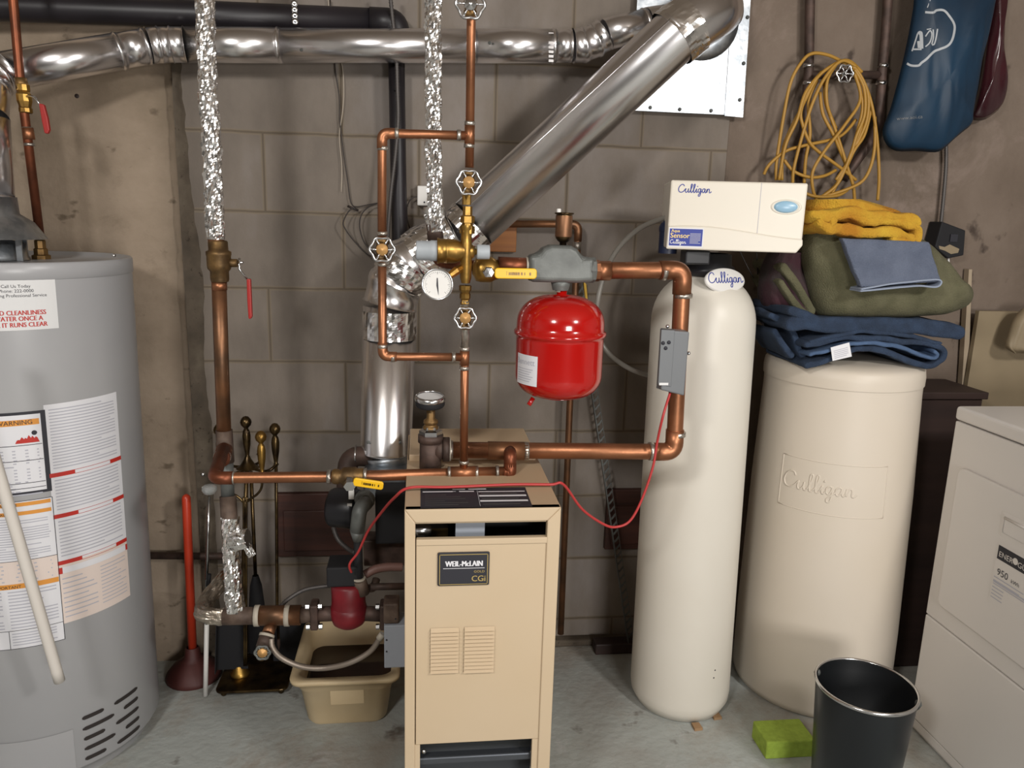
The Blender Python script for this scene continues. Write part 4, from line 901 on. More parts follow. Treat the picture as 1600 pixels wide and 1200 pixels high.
# valve with yellow lever feeding the air scoop
rt = root('ball_valve', W(760, 422, LY), 'brass ball valve with yellow lever beside the grey air scoop', 'valve')
c = W(760, 421, LY); sx_ = lambda px: W(px, 421, LY).x-c.x
MB().lathe([(.010, sx_(738)), (.016, sx_(741)), (.0235, sx_(744)), (.0255, sx_(752)), (.0255, sx_(768)), (.022, sx_(772)), (.019, sx_(778)), (.017, sx_(779))], c, (1, 0, 0), 28).build('valve_body', 'brass', rt)
MB().tube([W(778, 414, LY), W(829, 416, LY)], .0165, 20).build('copper_nipple', 'copper_red', rt); joint(rt, W(823, 416, LY), (1, 0, 0), .0185, .004, 'tape', 'thread_tape')
MB().lathe([(.0115, 0), (.0115, .006), (.0095, .008), (.0095, .016), (0, .017)], W(763, 425, LY-.028), (0, -1, 0), 6, smooth=False).build('stem_nut', 'chrome', rt)
lever(rt, W(773, 427, LY-.045), W(839, 428, LY-.045), .0205, .007)
# air scoop
rt = root('air_scoop', W(878, 440, LY), 'grey cast iron air scoop in the copper line above the red tank', 'air scoop')
out = [(827, 399), (843, 397), (850, 388), (862, 383), (893, 384), (903, 389), (913, 403), (930, 402), (930, 441), (919, 442), (902, 443), (827, 441)]
b = MB(); b.prism([W(x, y, LY-.024) for x, y in out], (0, .05, 0)); b.build('scoop_body', 'iron_grey', rt, bevel=.011, seg=4)
MB().lathe([(.0245, -.006), (.0255, -.004), (.0255, .004), (.0245, .006)], W(925, 422, LY), (1, 0, 0), 8, smooth=False).build('outlet_nut', 'iron_grey', rt)
MB().lathe([(.021, -.008), (.0225, -.006), (.0225, .008)], W(832, 421, LY), (1, 0, 0), 8, smooth=False).build('inlet_nut', 'iron_grey', rt)
MB().lathe([(.016, .012), (.018, .004), (.020, -.004), (.0185, -.006), (0, -.006)], W(876, 444, LY), (0, 0, -1), 28).build('tank_boss', 'iron_grey', rt)
rt = root('air_vent', W(879, 380, LY), 'small copper coloured automatic air vent standing on the air scoop', 'air vent')
MB().lathe([(.007, -.012), (.007, -.002), (.011, 0), (.0155, .006), (.0165, .010), (.0165, .050), (.0155, .052), (.0185, .053), (.0195, .0545), (.0185, .056), (0, .057)], W(880, 377, LY), (0, 0, 1), 32).build('vent_body', 'brass_dark', rt)
MB().lathe([(.0166, .009), (.0168, .010), (.0168, .049), (.0166, .05)], W(880, 377, LY), (0, 0, 1), 32).build('vent_barrel', 'copper_dull', rt)
MB().lathe([(.0045, 0), (.0045, .009), (.003, .010), (0, .010)], W(873, 334, LY-.002), (0, 0, 1), 12).build('vent_cap', 'white', rt)
# expansion tank
rt = root('expansion_tank', W(874, 625, LY), 'glossy bright red expansion tank hanging under the grey air scoop', 'tank')
ax0 = W(874, 545, LY); R = .0895; zt0 = W(874, 460, LY).z; zb0 = W(874, 634, LY-.06).z+.002; zm = W(874, 519, LY).z
pr = [(0, zb0), (.03, zb0+.0015), (.055, zb0+.008)]+[(R-.045+.045*math.sin(a), zb0+.052-.045*math.cos(a)) for a in [i*PI/2/8 for i in range(1, 9)]]
pr += [(R, zm-.012), (R+.0005, zm-.006), (R+.0045, zm-.004), (R+.0048, zm), (R+.0045, zm+.003), (R, zm+.005), (R, zm+.018)]
H2 = zt0-(zm+.018); pr += [(R*math.cos(a)**.75 if a < 1.5 else .0, zm+.018+H2*math.sin(a)) for a in [i*PI/2/14 for i in range(1, 13)]]+[(.0105, zt0), (.0105, zt0+.012), (.0085, zt0+.013)]
pr = [(r2, z2-ax0.z) for r2, z2 in pr]
MB().lathe(pr, V((ax0.x, LY, ax0.z)), seg=80).build('tank_shell', 'red_tank', rt)
MB().lathe([(.0095, 0), (.0095, .008)], W(875, 456, LY), (0, 0, 1), 20).build('thread_tape', 'tape', rt)
MB().tube([W(833, 622, LY-.02), W(826, 633, LY-.025)], .005, 8).build('air_valve_stub', 'red_tank', rt)
def fta(u, v, h=0): th = math.radians(-128)+u/R; return V((ax0.x, LY, 0))+V((math.cos(th), math.sin(th), 0))*(R+.0005+h)+V((0, 0, v))
zl0, zl1 = W(820, 603, LY-.06).z, W(820, 556, LY-.06).z; wl = .062; hl = zl1-zl0; b = MB(); b.quadmap(lambda u, v, h=0: fta(u-wl, v+zl0, h), 0, 0, wl, hl, 12, 1)
b.mi = 1; fl3 = lambda u, v, h=0: fta(u-wl, v+zl0, h); b.text(fl3, 'Bennett', wl-.006, hl*.68, .017, .0005, 'r')
for k in range(6): b.quadmap(fl3, .006, hl*(.52-.08*k), wl-.010-.004*(k % 3), hl*(.545-.08*k), 6, 1, .0005)
b.build('tank_label', ['white_paper', 'ink_grey'], rt)
# aquastat on the vertical pipe
rt = root('aquastat_box', W(1046, 563, LY), 'grey metal control box strapped to the thick vertical copper pipe', 'control box')
q = [W(1031, 512, LY-.022), W(1069, 515, LY-.022), W(1061, 613, LY-.022), W(1025, 604, LY-.022)]
b = MB(); b.prism(q, (0, -.034, 0)); b.build('box_body', 'box_grey', rt, bevel=.003)
q2 = [W(1033, 515, LY-.0565), W(1054, 516, LY-.0565), W(1048, 604, LY-.0565), W(1028, 600, LY-.0565)]
b = MB(); b.prism(q2, (0, -.002, 0)); b.build('cover_plate', 'box_grey', rt, bevel=.001)
for px, py in ((1036, 536), (1045, 535), (1040, 544)): MB().lathe([(0, .002), (.0035, .002), (.004, 0)], W(px, py, LY-.0585), (0, -1, 0), 10).build('cover_hole', 'ink', rt)
for px, py in ((1043, 510), (1076, 552)): MB().ball(W(px, py, LY-.03), .004, 10).build('mounting_screw', 'chrome', rt)
MB().tube([W(1027, 603, LY-.03), W(1043, 608, LY-.03)], .005, 8).build('bottom_lug', 'box_grey', rt)
b = MB(); a = W(1030, 598, LY-.059); c = W(1044, 602, LY-.059); b.box((a.x, a.y-.0005, c.z), (c.x, a.y, a.z)); b.build('maker_sticker', 'paper_grey', rt)
# red thermostat cable
cp = [(1047, 614, 1.50), (1036, 650, 1.48), (1027, 690, 1.50), (1020, 730, 1.50), (1003, 780, 1.50), (985, 813, 1.50), (965, 823, 1.50), (945, 820, 1.49), (910, 796, 1.46), (880, 770, 1.42), (860, 757, 1.415), (800, 757, 1.412), (700, 761, 1.40), (640, 762, 1.40), (616, 778, 1.42), (595, 802, 1.50), (575, 830, 1.56), (560, 862, 1.58), (548, 878, 1.585), (546, 886, 1.59), (549, 894, 1.60)]
PP = pts(cp, 1.5); 
for i in range(9, 14): PP[i].z = max(PP[i].z, BZ+.0045)
tag(MB().tube(sm3(PP, 8), .0028, 8).build('red_cable', 'red_wire'), 'thin red cable sagging from the grey box across the boiler top', 'cable')
# ================================================================ COPPER PIPE BEHIND AND WOOD BLOCK
P = [W(745, 350, 2.085), W(904, 350, 2.085), W(890, 640, 2.085), W(876, 990, 2.085)]; P[-1].z = max(P[-1].z, .022)
rt = pipe('return_pipe', 'thin dull copper pipe on the block wall dropping behind the red tank', 'pipe', P, .0095, 'copper_dull', .03)
MB().tube([W(902, 378, 2.085), W(901.5, 390, 2.085)], .0115, 14).build('solder_joint', 'solder', rt)
a, c = W(742, 345, 2.12), W(806, 394, 2.12); tag(MB().box((a.x, 2.115, c.z), (c.x, 2.137, a.z+.03)).build('wood_block', 'wood_orange', bevel=.002), 'orange-brown wood block fixed to the wall just below the slanting flue', 'wood block')
# clear hose
hp = sm3(pts([(1060, 335, 1.80), (1034, 342, 1.84), (998, 358, 1.92), (966, 388, 1.98), (945, 428, 2.0), (933, 478, 2.0), (936, 525, 2.0), (952, 553, 1.99), (982, 575, 1.96), (1012, 586, 1.94), (1040, 588, 1.96)], 2), 8)
tag(MB().tube(hp, .0065, 12).build('drain_hose', 'hose_clear'), 'clear plastic drain hose looping left from the softener head behind the loop', 'hose')
# slotted steel strut
rt = root('slotted_strut', W(985, 1035, 2.06), 'slotted steel angle leaning against the wall left of the softener', 'strut')
A = W(985, 1036, 2.07); A.z = .01; B2 = W(903, 440, 2.115); d = (B2-A).normalized(); L = (B2-A).length; sd = V((1, 0, 0)); sd = (sd-d*sd.dot(d)).normalized(); nn = d.cross(sd)
if nn.y > 0: nn = -nn
fs_ = lambda u, v, h=0: A+sd*u+d*v+nn*h
b = MB(); b.prism([fs_(-.010, 0), fs_(-.008, 0), fs_(-.008, L), fs_(-.010, L)], nn*.014)
b.prism([fs_(.010, 0), fs_(.0115, 0), fs_(.0115, L), fs_(.010, L)], nn*.003); 
k = 0; v = .01
while v < L-.03:
    b.prism([fs_(-.008, v), fs_(.0, v+.004), fs_(.0105, v+.014), fs_(.0105, v+.021), fs_(.0, v+.011), fs_(-.008, v+.007)], nn*.002); v += .024
b.prism([fs_(-.009, 0), fs_(-.005, 0), fs_(-.005, L), fs_(-.009, L)], nn*.002)
b.build('angle_iron', 'iron_grey', rt)
tag(MB().prism([W(912, 440, 2.125), W(916, 444, 2.125), W(919, 475, 2.125), W(915, 475, 2.125)], (0, .008, 0)).build('wall_strip', 'yellow'), 'small yellow strip on the wall behind the right of the red tank', 'strip')

# ================================================================ FOIL WRAPPED PIPES
FY1 = 1.70
rt = root('foil_wrapped_pipe', W(338, 372, FY1), 'long crinkled foil-wrapped vertical pipe at the left ending in a brass valve', 'pipe')
foil_tube([W(309, -180, FY1), W(318, -25, FY1), W(321, 40, FY1), W(325, 150, FY1), (W(332, 250, FY1)), W(337, 374, FY1)], .0175, 1).build('foil_wrap', 'foil', rt)
MB().tube([W(337, 360, FY1), W(338, 386, FY1)], .0165, 18).build('pipe_end', 'copper_dull', rt)
rt = root('foil_wrapped_pipe', W(680, 372, 1.60), 'crinkled foil-wrapped vertical pipe in the centre, above the grey-capped valve', 'pipe')
foil_tube([W(676, -200, 1.6), W(677, -25, 1.6), W(677, 60, 1.60), W(677, 250, 1.60), W(679, 300, 1.60), W(682, 358, 1.60)], .0155, 4).build('foil_wrap', 'foil', rt)
foil_tube([W(677, 322, 1.60), W(682, 362, 1.60)], .0195, 7).build('foil_end_wrap', 'foil', rt)
# brass valve with red lever on the left
rt = root('ball_valve', W(342, 405, FY1), 'old brass ball valve with a thin red lever under the left foil pipe', 'valve')
c = W(342, 407, FY1); zz = lambda py: W(342, py, FY1).z-c.z
MB().lathe([(.0175, zz(440)), (.019, zz(436)), (.019, zz(424)), (.0235, zz(420)), (.0245, zz(414)), (.0245, zz(400)), (.0255, zz(398)), (.0255, zz(393)), (.020, zz(391)), (.0195, zz(378)), (.0175, zz(376))], c, (0, 0, 1), 24).build('valve_body', 'brass_old', rt)
MB().tube([W(355, 411, FY1), W(371, 411, FY1)], [.009, .0085], 14).build('stem_housing', 'brass_old', rt); MB().lathe([(0, 0), (.003, 0), (.003, .012), (0, .012)], W(371, 410, FY1), (1, 0, 0), 8).build('stem', 'chrome', rt)
MB().tube([W(374, 403, FY1), W(373.5, 420, FY1), W(386, 436, FY1)], .0022, 8).build('lever_arm', 'chrome', rt)
b = MB(); b.prism([W(385, 436, FY1-.01), W(391, 436, FY1-.01), W(392.5, 470, FY1-.01), W(393.5, 495, FY1-.01), W(391, 499, FY1-.01), W(388, 498, FY1-.01), W(386, 470, FY1-.01)], (0, .012, 0)); b.build('lever_handle', 'red_vinyl', rt, bevel=.002)
# old copper main below it
P = [W(342, 436, FY1), W(346, 560, FY1), W(351, 700, FY1)]
rt = root('main_pipe', P[2], 'weathered brown copper pipe dropping from the left brass valve to a tee', 'pipe')
MB().tube(P, .0152, 22).build('pipe_run', 'copper_dull', rt); MB().tube([W(342.5, 440, FY1), W(343, 453, FY1)], .0158, 20).build('bright_band', 'copper', rt)
MB().tube([W(350, 672, FY1), W(353, 722, FY1)], .018, 20).build('tee_body', 'iron_rust', rt); MB().tube([W(351, 700, FY1), W(346, 718, FY1-.08)], .0172, 20).build('tee_branch', 'copper_red', rt)
joint(rt, W(347, 714, FY1-.06), W(346, 718, FY1-.08)-W(351, 700, FY1), .0182, .003)
MB().tube([W(354, 722, FY1), W(356, 775, FY1)], .0145, 20).build('lower_nipple', 'iron_grey', rt); MB().tube([W(356, 775, FY1), W(360, 840, FY1-.02)], .0180, 20).build('lower_coupling', 'iron_rust', rt)
# lower foil
rt = root('foil_wrapped_pipe', W(367, 960, FY1-.04), 'short foil-wrapped riser low at the left in front of the fire tools', 'pipe')
foil_tube([W(360, 808, FY1-.02), W(362, 870, FY1-.03), W(367, 956, FY1-.05)], .0185, 11).build('foil_wrap', 'foil', rt)
b = foil_tube([W(362, 846, FY1-.04), W(388, 842, FY1-.045)], .0215, 13); b.build('foil_flap', 'foil', rt); foil_tube([W(384, 850, FY1-.045), W(394, 868, FY1-.045)], .008, 14).build('foil_tail', 'foil', rt)
rt = root('foil_wrapped_pipe', W(330, 962, FY1-.05), 'stubby foil-wrapped horizontal elbow near the floor beside the orange handle', 'pipe')
foil_tube(rnd([W(352, 900, FY1+.10), W(318, 945, FY1+.02), W(314, 962, FY1-.05), W(350, 963, FY1-.05)], .05), .0175, 15).build('foil_wrap', 'foil_dull', rt)
MB().tube([W(352, 898, FY1+.10), W(330, 930, FY1+.05)], .016, 16).build('pipe_end', 'copper_dull', rt)
# return header with tee
RY = 1.65
rt = root('return_header_pipe', W(420, 965, RY), 'brown iron and copper header low at the left feeding the red pump', 'pipe')
MB().tube([W(349, 963, RY), W(400, 962, RY)], .0195, 22).build('iron_tee', 'iron_rust', rt); MB().tube([W(400, 962, RY), W(470, 961, RY)], .0225, 22).build('copper_tee', 'copper_dull', rt); MB().tube([W(470, 961, RY), W(490, 960, RY)], .018, 22).build('nipple', 'iron_rust', rt)
for px in (402, 449): joint(rt, W(px, 962, RY), (1, 0, 0), .024, .011, 'tape', 'thread_tape')
MB().tube([W(424, 975, RY), W(418, 992, RY-.03)], .0135, 18).build('branch_outlet', 'copper_dull', rt)
MB().tube([W(417, 990, RY-.025), W(410, 1012, RY-.045)], .0150, 18).build('drain_body', 'iron_rust', rt); joint(rt, W(417, 993, RY-.03), W(410, 1012, RY-.045)-W(417, 990, RY-.025), .0172, .006, 'tape', 'thread_tape')
rt = wheel_valve('small drain valve with a pale round knob near the floor at the left', 410, 1020, RY-.045, .0155, True, body=False)
MB().lathe([(0, .012), (.009, .012), (.0105, .009), (.0105, 0), (.013, -.002), (.013, -.012), (0, -.012)], W(410, 1022, RY-.06), (0, -1, -.15), 20).build('knob', 'brass_old', rt)
# red circulator
rt = root('circulator_pump', W(545, 975, RY), 'dark red circulator pump hanging over the beige tub', 'pump')
PY = RY
MB().lathe([(.041, 0), (.042, .004), (.039, .012), (.038, .036), (.039, .068), (.035, .074), (0, .074)], W(545, 955, PY), (0, 0, 1), 32).build('motor_housing', 'red_pump', rt)
MB().lathe([(0, -.034), (.024, -.031), (.036, -.022), (.041, -.008), (.042, .006), (.040, .018), (.036, .022)], W(545, 957, PY), (0, 0, 1), 32).build('volute', 'red_pump', rt)
MB().box(W(512, 912, PY-.01)-V((0, .02, 0)), W(560, 880, PY-.01)+V((0, .05, 0))).build('junction_box', 'black_mat', rt, bevel=.004)
for sx, px in ((-1, 492), (1, 600)):
    p = W(px, 960, PY); b = MB(); b.box(p-V((.009, .02, .031)), p+V((.009, .02, .031))); b.build('flange', 'iron', rt, bevel=.004)
    MB().tube([p, W(545-sx*-18, 958, PY)], .017, 18).build('port', 'iron', rt)
    for dz in (-.024, .026):
        MB().tube([p+V((-.018, -.012, dz)), p+V((.018, -.012, dz))], .0032, 8).build('flange_bolt', 'chrome', rt)
        for q in (-.014, .014): MB().lathe([(0, -.004), (.0068, -.004), (.0068, .004), (0, .004)], p+V((q, -.012, dz)), (1, 0, 0), 6, smooth=False).build('hex_nut', 'chrome', rt)
# relay box beside boiler
rt = root('relay_box', W(613, 1000, 1.56), 'narrow pale grey metal box mounted beside the boiler left side', 'electrical box')
a, c = W(600, 978, 1.56), W(629, 1043, 1.56); MB().box((a.x, 1.56, c.z), (BX0-.0005, 1.62, a.z)).build('box_body', 'box_blue', rt, bevel=.002)
a2, c2 = W(599, 944, 1.565), W(626, 978, 1.565); MB().box((a2.x, 1.565, a.z+.0005), (c2.x-.004, 1.61, a2.z)).build('rusty_cover', 'iron_rust', rt, bevel=.004)
for px, py in ((604, 1000), (604, 1018), (618, 967)): MB().lathe([(0, .001), (.0018, .001), (.002, 0)], W(px, py, 1.5595 if py > 980 else 1.5645), (0, -1, 0), 8).build('cover_hole', 'ink', rt)
# braided hoses
hp = sm3(pts([(424, 998, RY-.04), (426, 1012, RY-.05), (440, 1028, RY-.06), (470, 1041, RY-.06), (505, 1044, RY-.06), (545, 1036, RY-.07), (578, 1018, RY-.07), (594, 996, RY-.07)], RY), 6)
rt = root('braided_hose', hp[0], 'grey braided hose sagging across the beige tub', 'hose'); ribbed(hp, .0062, .004, 12, .05).build('hose', 'braid', rt); MB().tube([W(592, 998, RY-.07), W(598, 990, RY-.07)], .0075, 12).build('hose_end', 'tape', rt)
hp = sm3(pts([(436, 950, RY+.02), (452, 935, RY+.04), (478, 921, RY+.05), (516, 915, RY+.05), (530, 915, RY+.05)], RY), 6)
tag(ribbed(hp, .0048, .005, 10, .12).build('flexible_conduit', 'flex'), 'thin ribbed metal conduit arching over to the red pump from the left', 'conduit')
# second pump (black) + piping
rt = root('pump_motor', W(540, 795, 1.74), 'round black motor with white labels below the yellow-levered valve', 'motor')
c = W(541, 794, 1.74); MB().lathe([(0, -.040), (.042, -.038), (.046, -.030), (.0475, .020), (.045, .028), (.03, .036), (0, .038)], c, (1, -.25, 0), 32).build('motor_housing', 'black_pl', rt)
for (x0, y0, x1, y1) in ((545, 763, 554, 778), (543, 785, 551, 810)):
    b = MB(); vs = []; A1 = V((1, -.25, 0)).normalized(); u_, w2 = basis(A1)
    a, q = W(x0, y0, 1.705), W(x1, y1, 1.705); b.box((a.x, 1.695, q.z), (q.x, 1.70, a.z)); b.build('white_label', 'white', rt, bevel=.001)
rt = root('pump_elbow', W(560, 830, 1.68), 'old grey iron elbow and union turning down beside the black motor', 'fitting')
MB().lathe([(.013, -.02), (.020, -.016), (.023, -.008), (.023, .006), (.019, .010), (.016, .018), (0, .018)], W(570, 781, 1.69), (.25, -1, .1), 12, smooth=False).build('union', 'iron_grey', rt)
MB().tube(rnd([W(572, 786, 1.66), W(562, 795, 1.63), W(558, 830, 1.63)], .02), .0165, 18).build('elbow', 'iron_grey', rt)
MB().tube([W(558, 828, 1.63), W(559, 845, 1.63)], [.0165, .0105], 16).build('reducer', 'iron_grey', rt); MB().tube([W(559, 843, 1.63), W(561, 903, 1.63)], .0095, 14).build('black_nipple', 'black_mat', rt)
joint(rt, W(561, 904, 1.63), (0, 0, 1), .0145, .005, 'tape', 'thread_tape'); MB().tube([W(561, 905, 1.63), W(566, 925, 1.64)], [.015, .018], 16).build('lower_elbow', 'iron_rust', rt)
MB().tube(rnd([W(566, 918, 1.64), W(584, 920, 1.66), W(588, 905, 1.68)], .01), .009, 12).build('side_branch', 'iron_rust', rt); MB().tube([W(578, 917, 1.64), W(632, 916, 1.66)], .008, 12).build('boiler_nipple', 'iron', rt)
rt = root('blower_housing', W(605, 850, 1.72), 'black boxy draft blower housing between the black motor and the boiler', 'blower')
a, c = W(586, 770, 1.70), W(632, 850, 1.70); MB().box((a.x, 1.70, c.z), (BX0-.001, 1.80, a.z)).build('housing', 'black_mat', rt, bevel=.004)
a, c = W(568, 846, 1.74), W(622, 884, 1.74); MB().box((a.x, 1.74, c.z), (BX0-.002, 1.80, a.z+.001)).build('lower_bracket', 'iron', rt, bevel=.003)
hp = sm3(pts([(521, 815, 1.80), (522, 828, 1.80), (530, 845, 1.79), (546, 859, 1.77), (556, 864, 1.75)], 1.7), 6)
tag(ribbed(hp, .0055, .005, 10, .12).build('flexible_conduit', 'flex'), 'short ribbed grey conduit dropping from under the black motor', 'conduit')
hp = sm3(pts([(570, 898, 1.66), (585, 890, 1.665), (605, 886, 1.67), (630, 886, 1.675)], 1.7), 6)
tag(ribbed(hp, .010, .0032, 12, .06).build('ribbed_hose', 'hose_pink'), 'dull pink ribbed hose entering the boiler side above the red pump', 'hose')
P = [W(640, 712, 1.86), W(562, 712, 1.86), W(560, 760, 1.84)]
rt = root('black_elbow_pipe', P[1], 'dark elbow pipe behind the feed line just left of the flue foot', 'pipe'); MB().tube(rnd([W(590, 714, 1.85), W(544, 712, 1.85), W(541, 775, 1.80)], .06), .0245, 24).build('elbow', 'iron', rt); joint(rt, W(556, 712, 1.85), (1, 0, 0), .027, .004, 'chrome', 'elbow_rim')
# ================================================================ BEIGE TUB
rt = root('utility_tub', (-.18, 1.9, 0), 'beige rectangular plastic tub of rusty water standing under the red pump', 'tub')
tx0, tx1, ty0, ty1, th_ = -.318, -.048, 1.744, 2.052, .15
def ringz(x0, y0, x1, y1, r, z, n=6):
    return [V((a, c, z)) for a, c in rrect(x0, y0, x1, y1, r, n)]
def shell(levels, nm, mt, cap0=True, cap1=False):
    b = MB(); k = len(levels[0]); vs = [p for l in levels for p in l]
    fs = [(i*k+j, i*k+(j+1) % k, (i+1)*k+(j+1) % k, (i+1)*k+j) for i in range(len(levels)-1) for j in range(k)]
    b.add(vs, fs, True)
    if cap0: b.add(levels[0], [tuple(reversed(range(k)))])
    if cap1: b.add(levels[-1], [tuple(range(k))])
    return b
g = .026
L = [ringz(tx0+.04, ty0+.046, tx1-.04, ty1-.055, .03, 0), ringz(tx0+.034, ty0+.040, tx1-.034, ty1-.048, .035, .008), ringz(tx0+.020, ty0+.022, tx1-.020, ty1-.022, .035, .11), ringz(tx0+.016, ty0+.018, tx1-.016, ty1-.018, .035, .112), ringz(tx0+.014, ty0+.016, tx1-.014, ty1-.016, .035, .138),
     ringz(tx0, ty0, tx1, ty1, .03, .138), ringz(tx0-.001, ty0-.001, tx1+.001, ty1+.001, .03, .147), ringz(tx0+.003, ty0+.003, tx1-.003, ty1-.003, .03, th_), ringz(tx0+.017, ty0+.019, tx1-.017, ty1-.019, .035, th_), ringz(tx0+.036, ty0+.05, tx1-.036, ty1-.05, .03, .012)]
b = shell(L, '', ''); b.add(list(L[-1]), [tuple(range(len(L[-1])))]); b.build('tub_shell', 'tub', rt)
zw = .085; t = (zw-.012)/(th_-.012); q = [L[-1][i].lerp(L[-2][i], t) for i in range(len(L[-1]))]; MB().add(q, [tuple(range(len(q)))]).build('water', 'tubwater', rt)
# recessed grip on the front
b = MB(); p0, p1 = W(515, 1078, 1.757), W(568, 1078, 1.757); b.prism([V((p0.x, 1.7605, .136)), V((p1.x, 1.7605, .136)), V((p1.x, 1.775, .065)), V((p0.x, 1.775, .065))], (0, -.0015, 0)); b.build('front_grip', 'tub', rt, bevel=.001)
# ================================================================ FIRE TOOLS
SY = 1.985; sc_ = W(384, 1040, SY)
SX = FL(384, 1045).x; SYc = 1.99
rt = root('fireplace_tool_stand', (SX, SYc, 0), 'dark metal fireplace tool stand with a centre post and ball finial', 'tool stand')
f0, f1 = FL(335, 1094), FL(448, 1094); yb0, yb1 = f0.y, 2.09
o = rrect(f0.x, yb0, f1.x, yb1, .02, 4); b = MB(); b.prism([V((x, y, .016)) for x, y in o], (0, 0, .008)); b.build('base_plate', 'brass_dark', rt, bevel=.003)
for x in (f0.x+.02, f1.x-.02):
    for y in (yb0+.02, yb1-.02): MB().ball((x, y, .008), .009, 10).build('foot', 'brass_dark', rt)
MB().lathe([(.024, .024), (.026, .03), (.020, .036), (.016, .055), (.012, .058), (.012, .07), (.006, .074)], (SX, SYc, 0), seg=24).build('pedestal', 'brass', rt)
topz = W(384, 650, SYc).z
def handle_prof(z1): # turned handle hanging down from z1
    return [(0, z1), (.007, z1-.002), (.0125, z1-.009), (.0145, z1-.016), (.0125, z1-.024), (.007, z1-.030), (.005, z1-.033), (.0085, z1-.040), (.0105, z1-.052), (.0095, z1-.075), (.006, z1-.098), (.0045, z1-.108), (.007, z1-.112), (.0045, z1-.116)]
SXT = W(384, 657, SYc).x
MB().tube([V((SX, SYc, .07)), V((SXT, SYc, topz-.11))], .0055, 12).build('centre_post', 'brass_dark', rt)
MB().lathe(list(reversed(handle_prof(topz))), (SXT, SYc, 0), seg=24).build('finial', 'brass_dark', rt)
zr = W(384, 724, SYc).z
b = MB(); b.lathe([(.006, .02), (.009, .012), (.02, -.006), (.03, -.012)], (SXT, SYc, zr), seg=20)
for a in (-.5, 2.7, -1.9, 1.2):
    b.tube(sm3([V((SXT, SYc, zr-.01)), V((SXT+.045*math.cos(a), SYc+.045*math.sin(a), zr-.014)), V((SXT+.07*math.cos(a), SYc+.07*math.sin(a), zr-.008)), V((SXT+.078*math.cos(a+.25), SYc+.078*math.sin(a+.25), zr+.002))]), .004, 8)
b.build('hanging_arms', 'brass_dark', rt)
def tool(name, label, px, py, Y, m, zlow, cat):
    top = W(px, py, Y); rt = root(name, (top.x, Y, zlow), label, cat)
    MB().lathe(list(reversed([(a, c) for a, c in handle_prof(top.z)])), (top.x, Y, 0), seg=24).build('handle', m, rt); return rt, top
rt, tp = tool('fireplace_poker', 'brass handled fireplace poker, rightmost in the stand', 429, 661, 1.99, 'brass_dark', .1, 'poker')
MB().tube([V((tp.x, 1.99, tp.z-.11)), W(432, 800, 1.99), W(433, 945, 1.985), V((W(433, 945, 1.985).x, 1.985, .12))], .0042, 10).build('shaft', 'brass_dark', rt); MB().lathe([(0, -.02), (.005, 0), (.004, .02)], V((W(433, 945, 1.985).x, 1.985, .115)), seg=10).build('point', 'iron', rt)
rt, tp = tool('fireplace_tongs', 'fireplace tongs with brass handle and forked arms, nearest in the stand', 407, 673, 1.93, 'brass', .1, 'tongs')
MB().tube(sm3([V((tp.x, 1.93, tp.z-.11)), W(409, 760, 1.93), W(402, 772, 1.93), W(388, 783, 1.93), W(385, 800, 1.93), W(385, 1040, 1.93)]), .0032, 10).build('tong_arm', 'brass_dark', rt)
MB().tube(sm3([W(362, 772, 1.93), W(370, 775, 1.93), W(379, 784, 1.93), W(381, 800, 1.93), W(382, 1040, 1.93)]), .0032, 10).build('tong_arm', 'brass_dark', rt)
rt, tp = tool('fireplace_shovel', 'fireplace shovel whose dark ball handle shows left behind the copper main', 342, 662, 1.97, 'brass_dark', .05, 'shovel')
MB().tube([V((tp.x, 1.97, tp.z-.11)), V((tp.x+.002, 1.97, .22))], .0042, 10).build('shaft', 'brass_dark', rt)
b = MB(); x = tp.x; b.prism([V((x-.03, 1.975, .22)), V((x+.03, 1.975, .22)), V((x+.042, 1.975, .05)), V((x-.042, 1.975, .05))], (0, .0025, 0)); b.prism([V((x-.042, 1.975, .05)), V((x-.03, 1.975, .22)), V((x-.03, 1.955, .22)), V((x-.042, 1.955, .05))], (.002, 0, 0)); b.build('shovel_pan', 'black_mat', rt)
rt = root('hearth_brush', (SX+.06, 2.03, .05), 'dark bristled hearth brush hanging behind the small drain valve', 'brush')
bx_ = W(403, 985, 2.03); MB().tube([V((bx_.x, 2.03, .60)), V((bx_.x, 2.03, .28))], .005, 10).build('shaft', 'brass_dark', rt); MB().lathe([(.008, .30), (.016, .27), (.022, .20), (.034, .08), (0, .075)], (bx_.x, 2.03, 0), seg=20).build('bristles', 'black_mat', rt)
tag(MB().box((W(425, 975, 2.06).x, 2.05, 0), (W(478, 1003, 2.06).x, 2.10, W(440, 975, 2.05).z)).build('navy_box', 'black_mat', bevel=.004), 'dark navy box on the floor against the wall behind the beige tub', 'box')
# ================================================================ PLUNGER
pc = V((-.615, 2.018, 0)); pc = V((FL(303, 1050).x, 2.03, 0)); pc.x = W(303, 1050, 2.03).x
rt = root('plunger', pc, 'dark red rubber plunger with an orange-red painted wooden handle', 'plunger')
MB().lathe([(.072, 0), (.075, .004), (.072, .014), (.056, .035), (.034, .052), (.022, .062), (.019, .085), (.015, .09)], pc, seg=36).build('rubber_cup', 'rubber_red', rt)
tp = W(291, 778, 2.03); d = (tp-(pc+V((0, 0, .07)))); MB().tube([pc+V((0, 0, .07)), tp, tp+d.normalized()*.006, tp+d.normalized()*.010], [.0115, .0115, .009, .004], 18).build('handle', 'red_pole', rt)
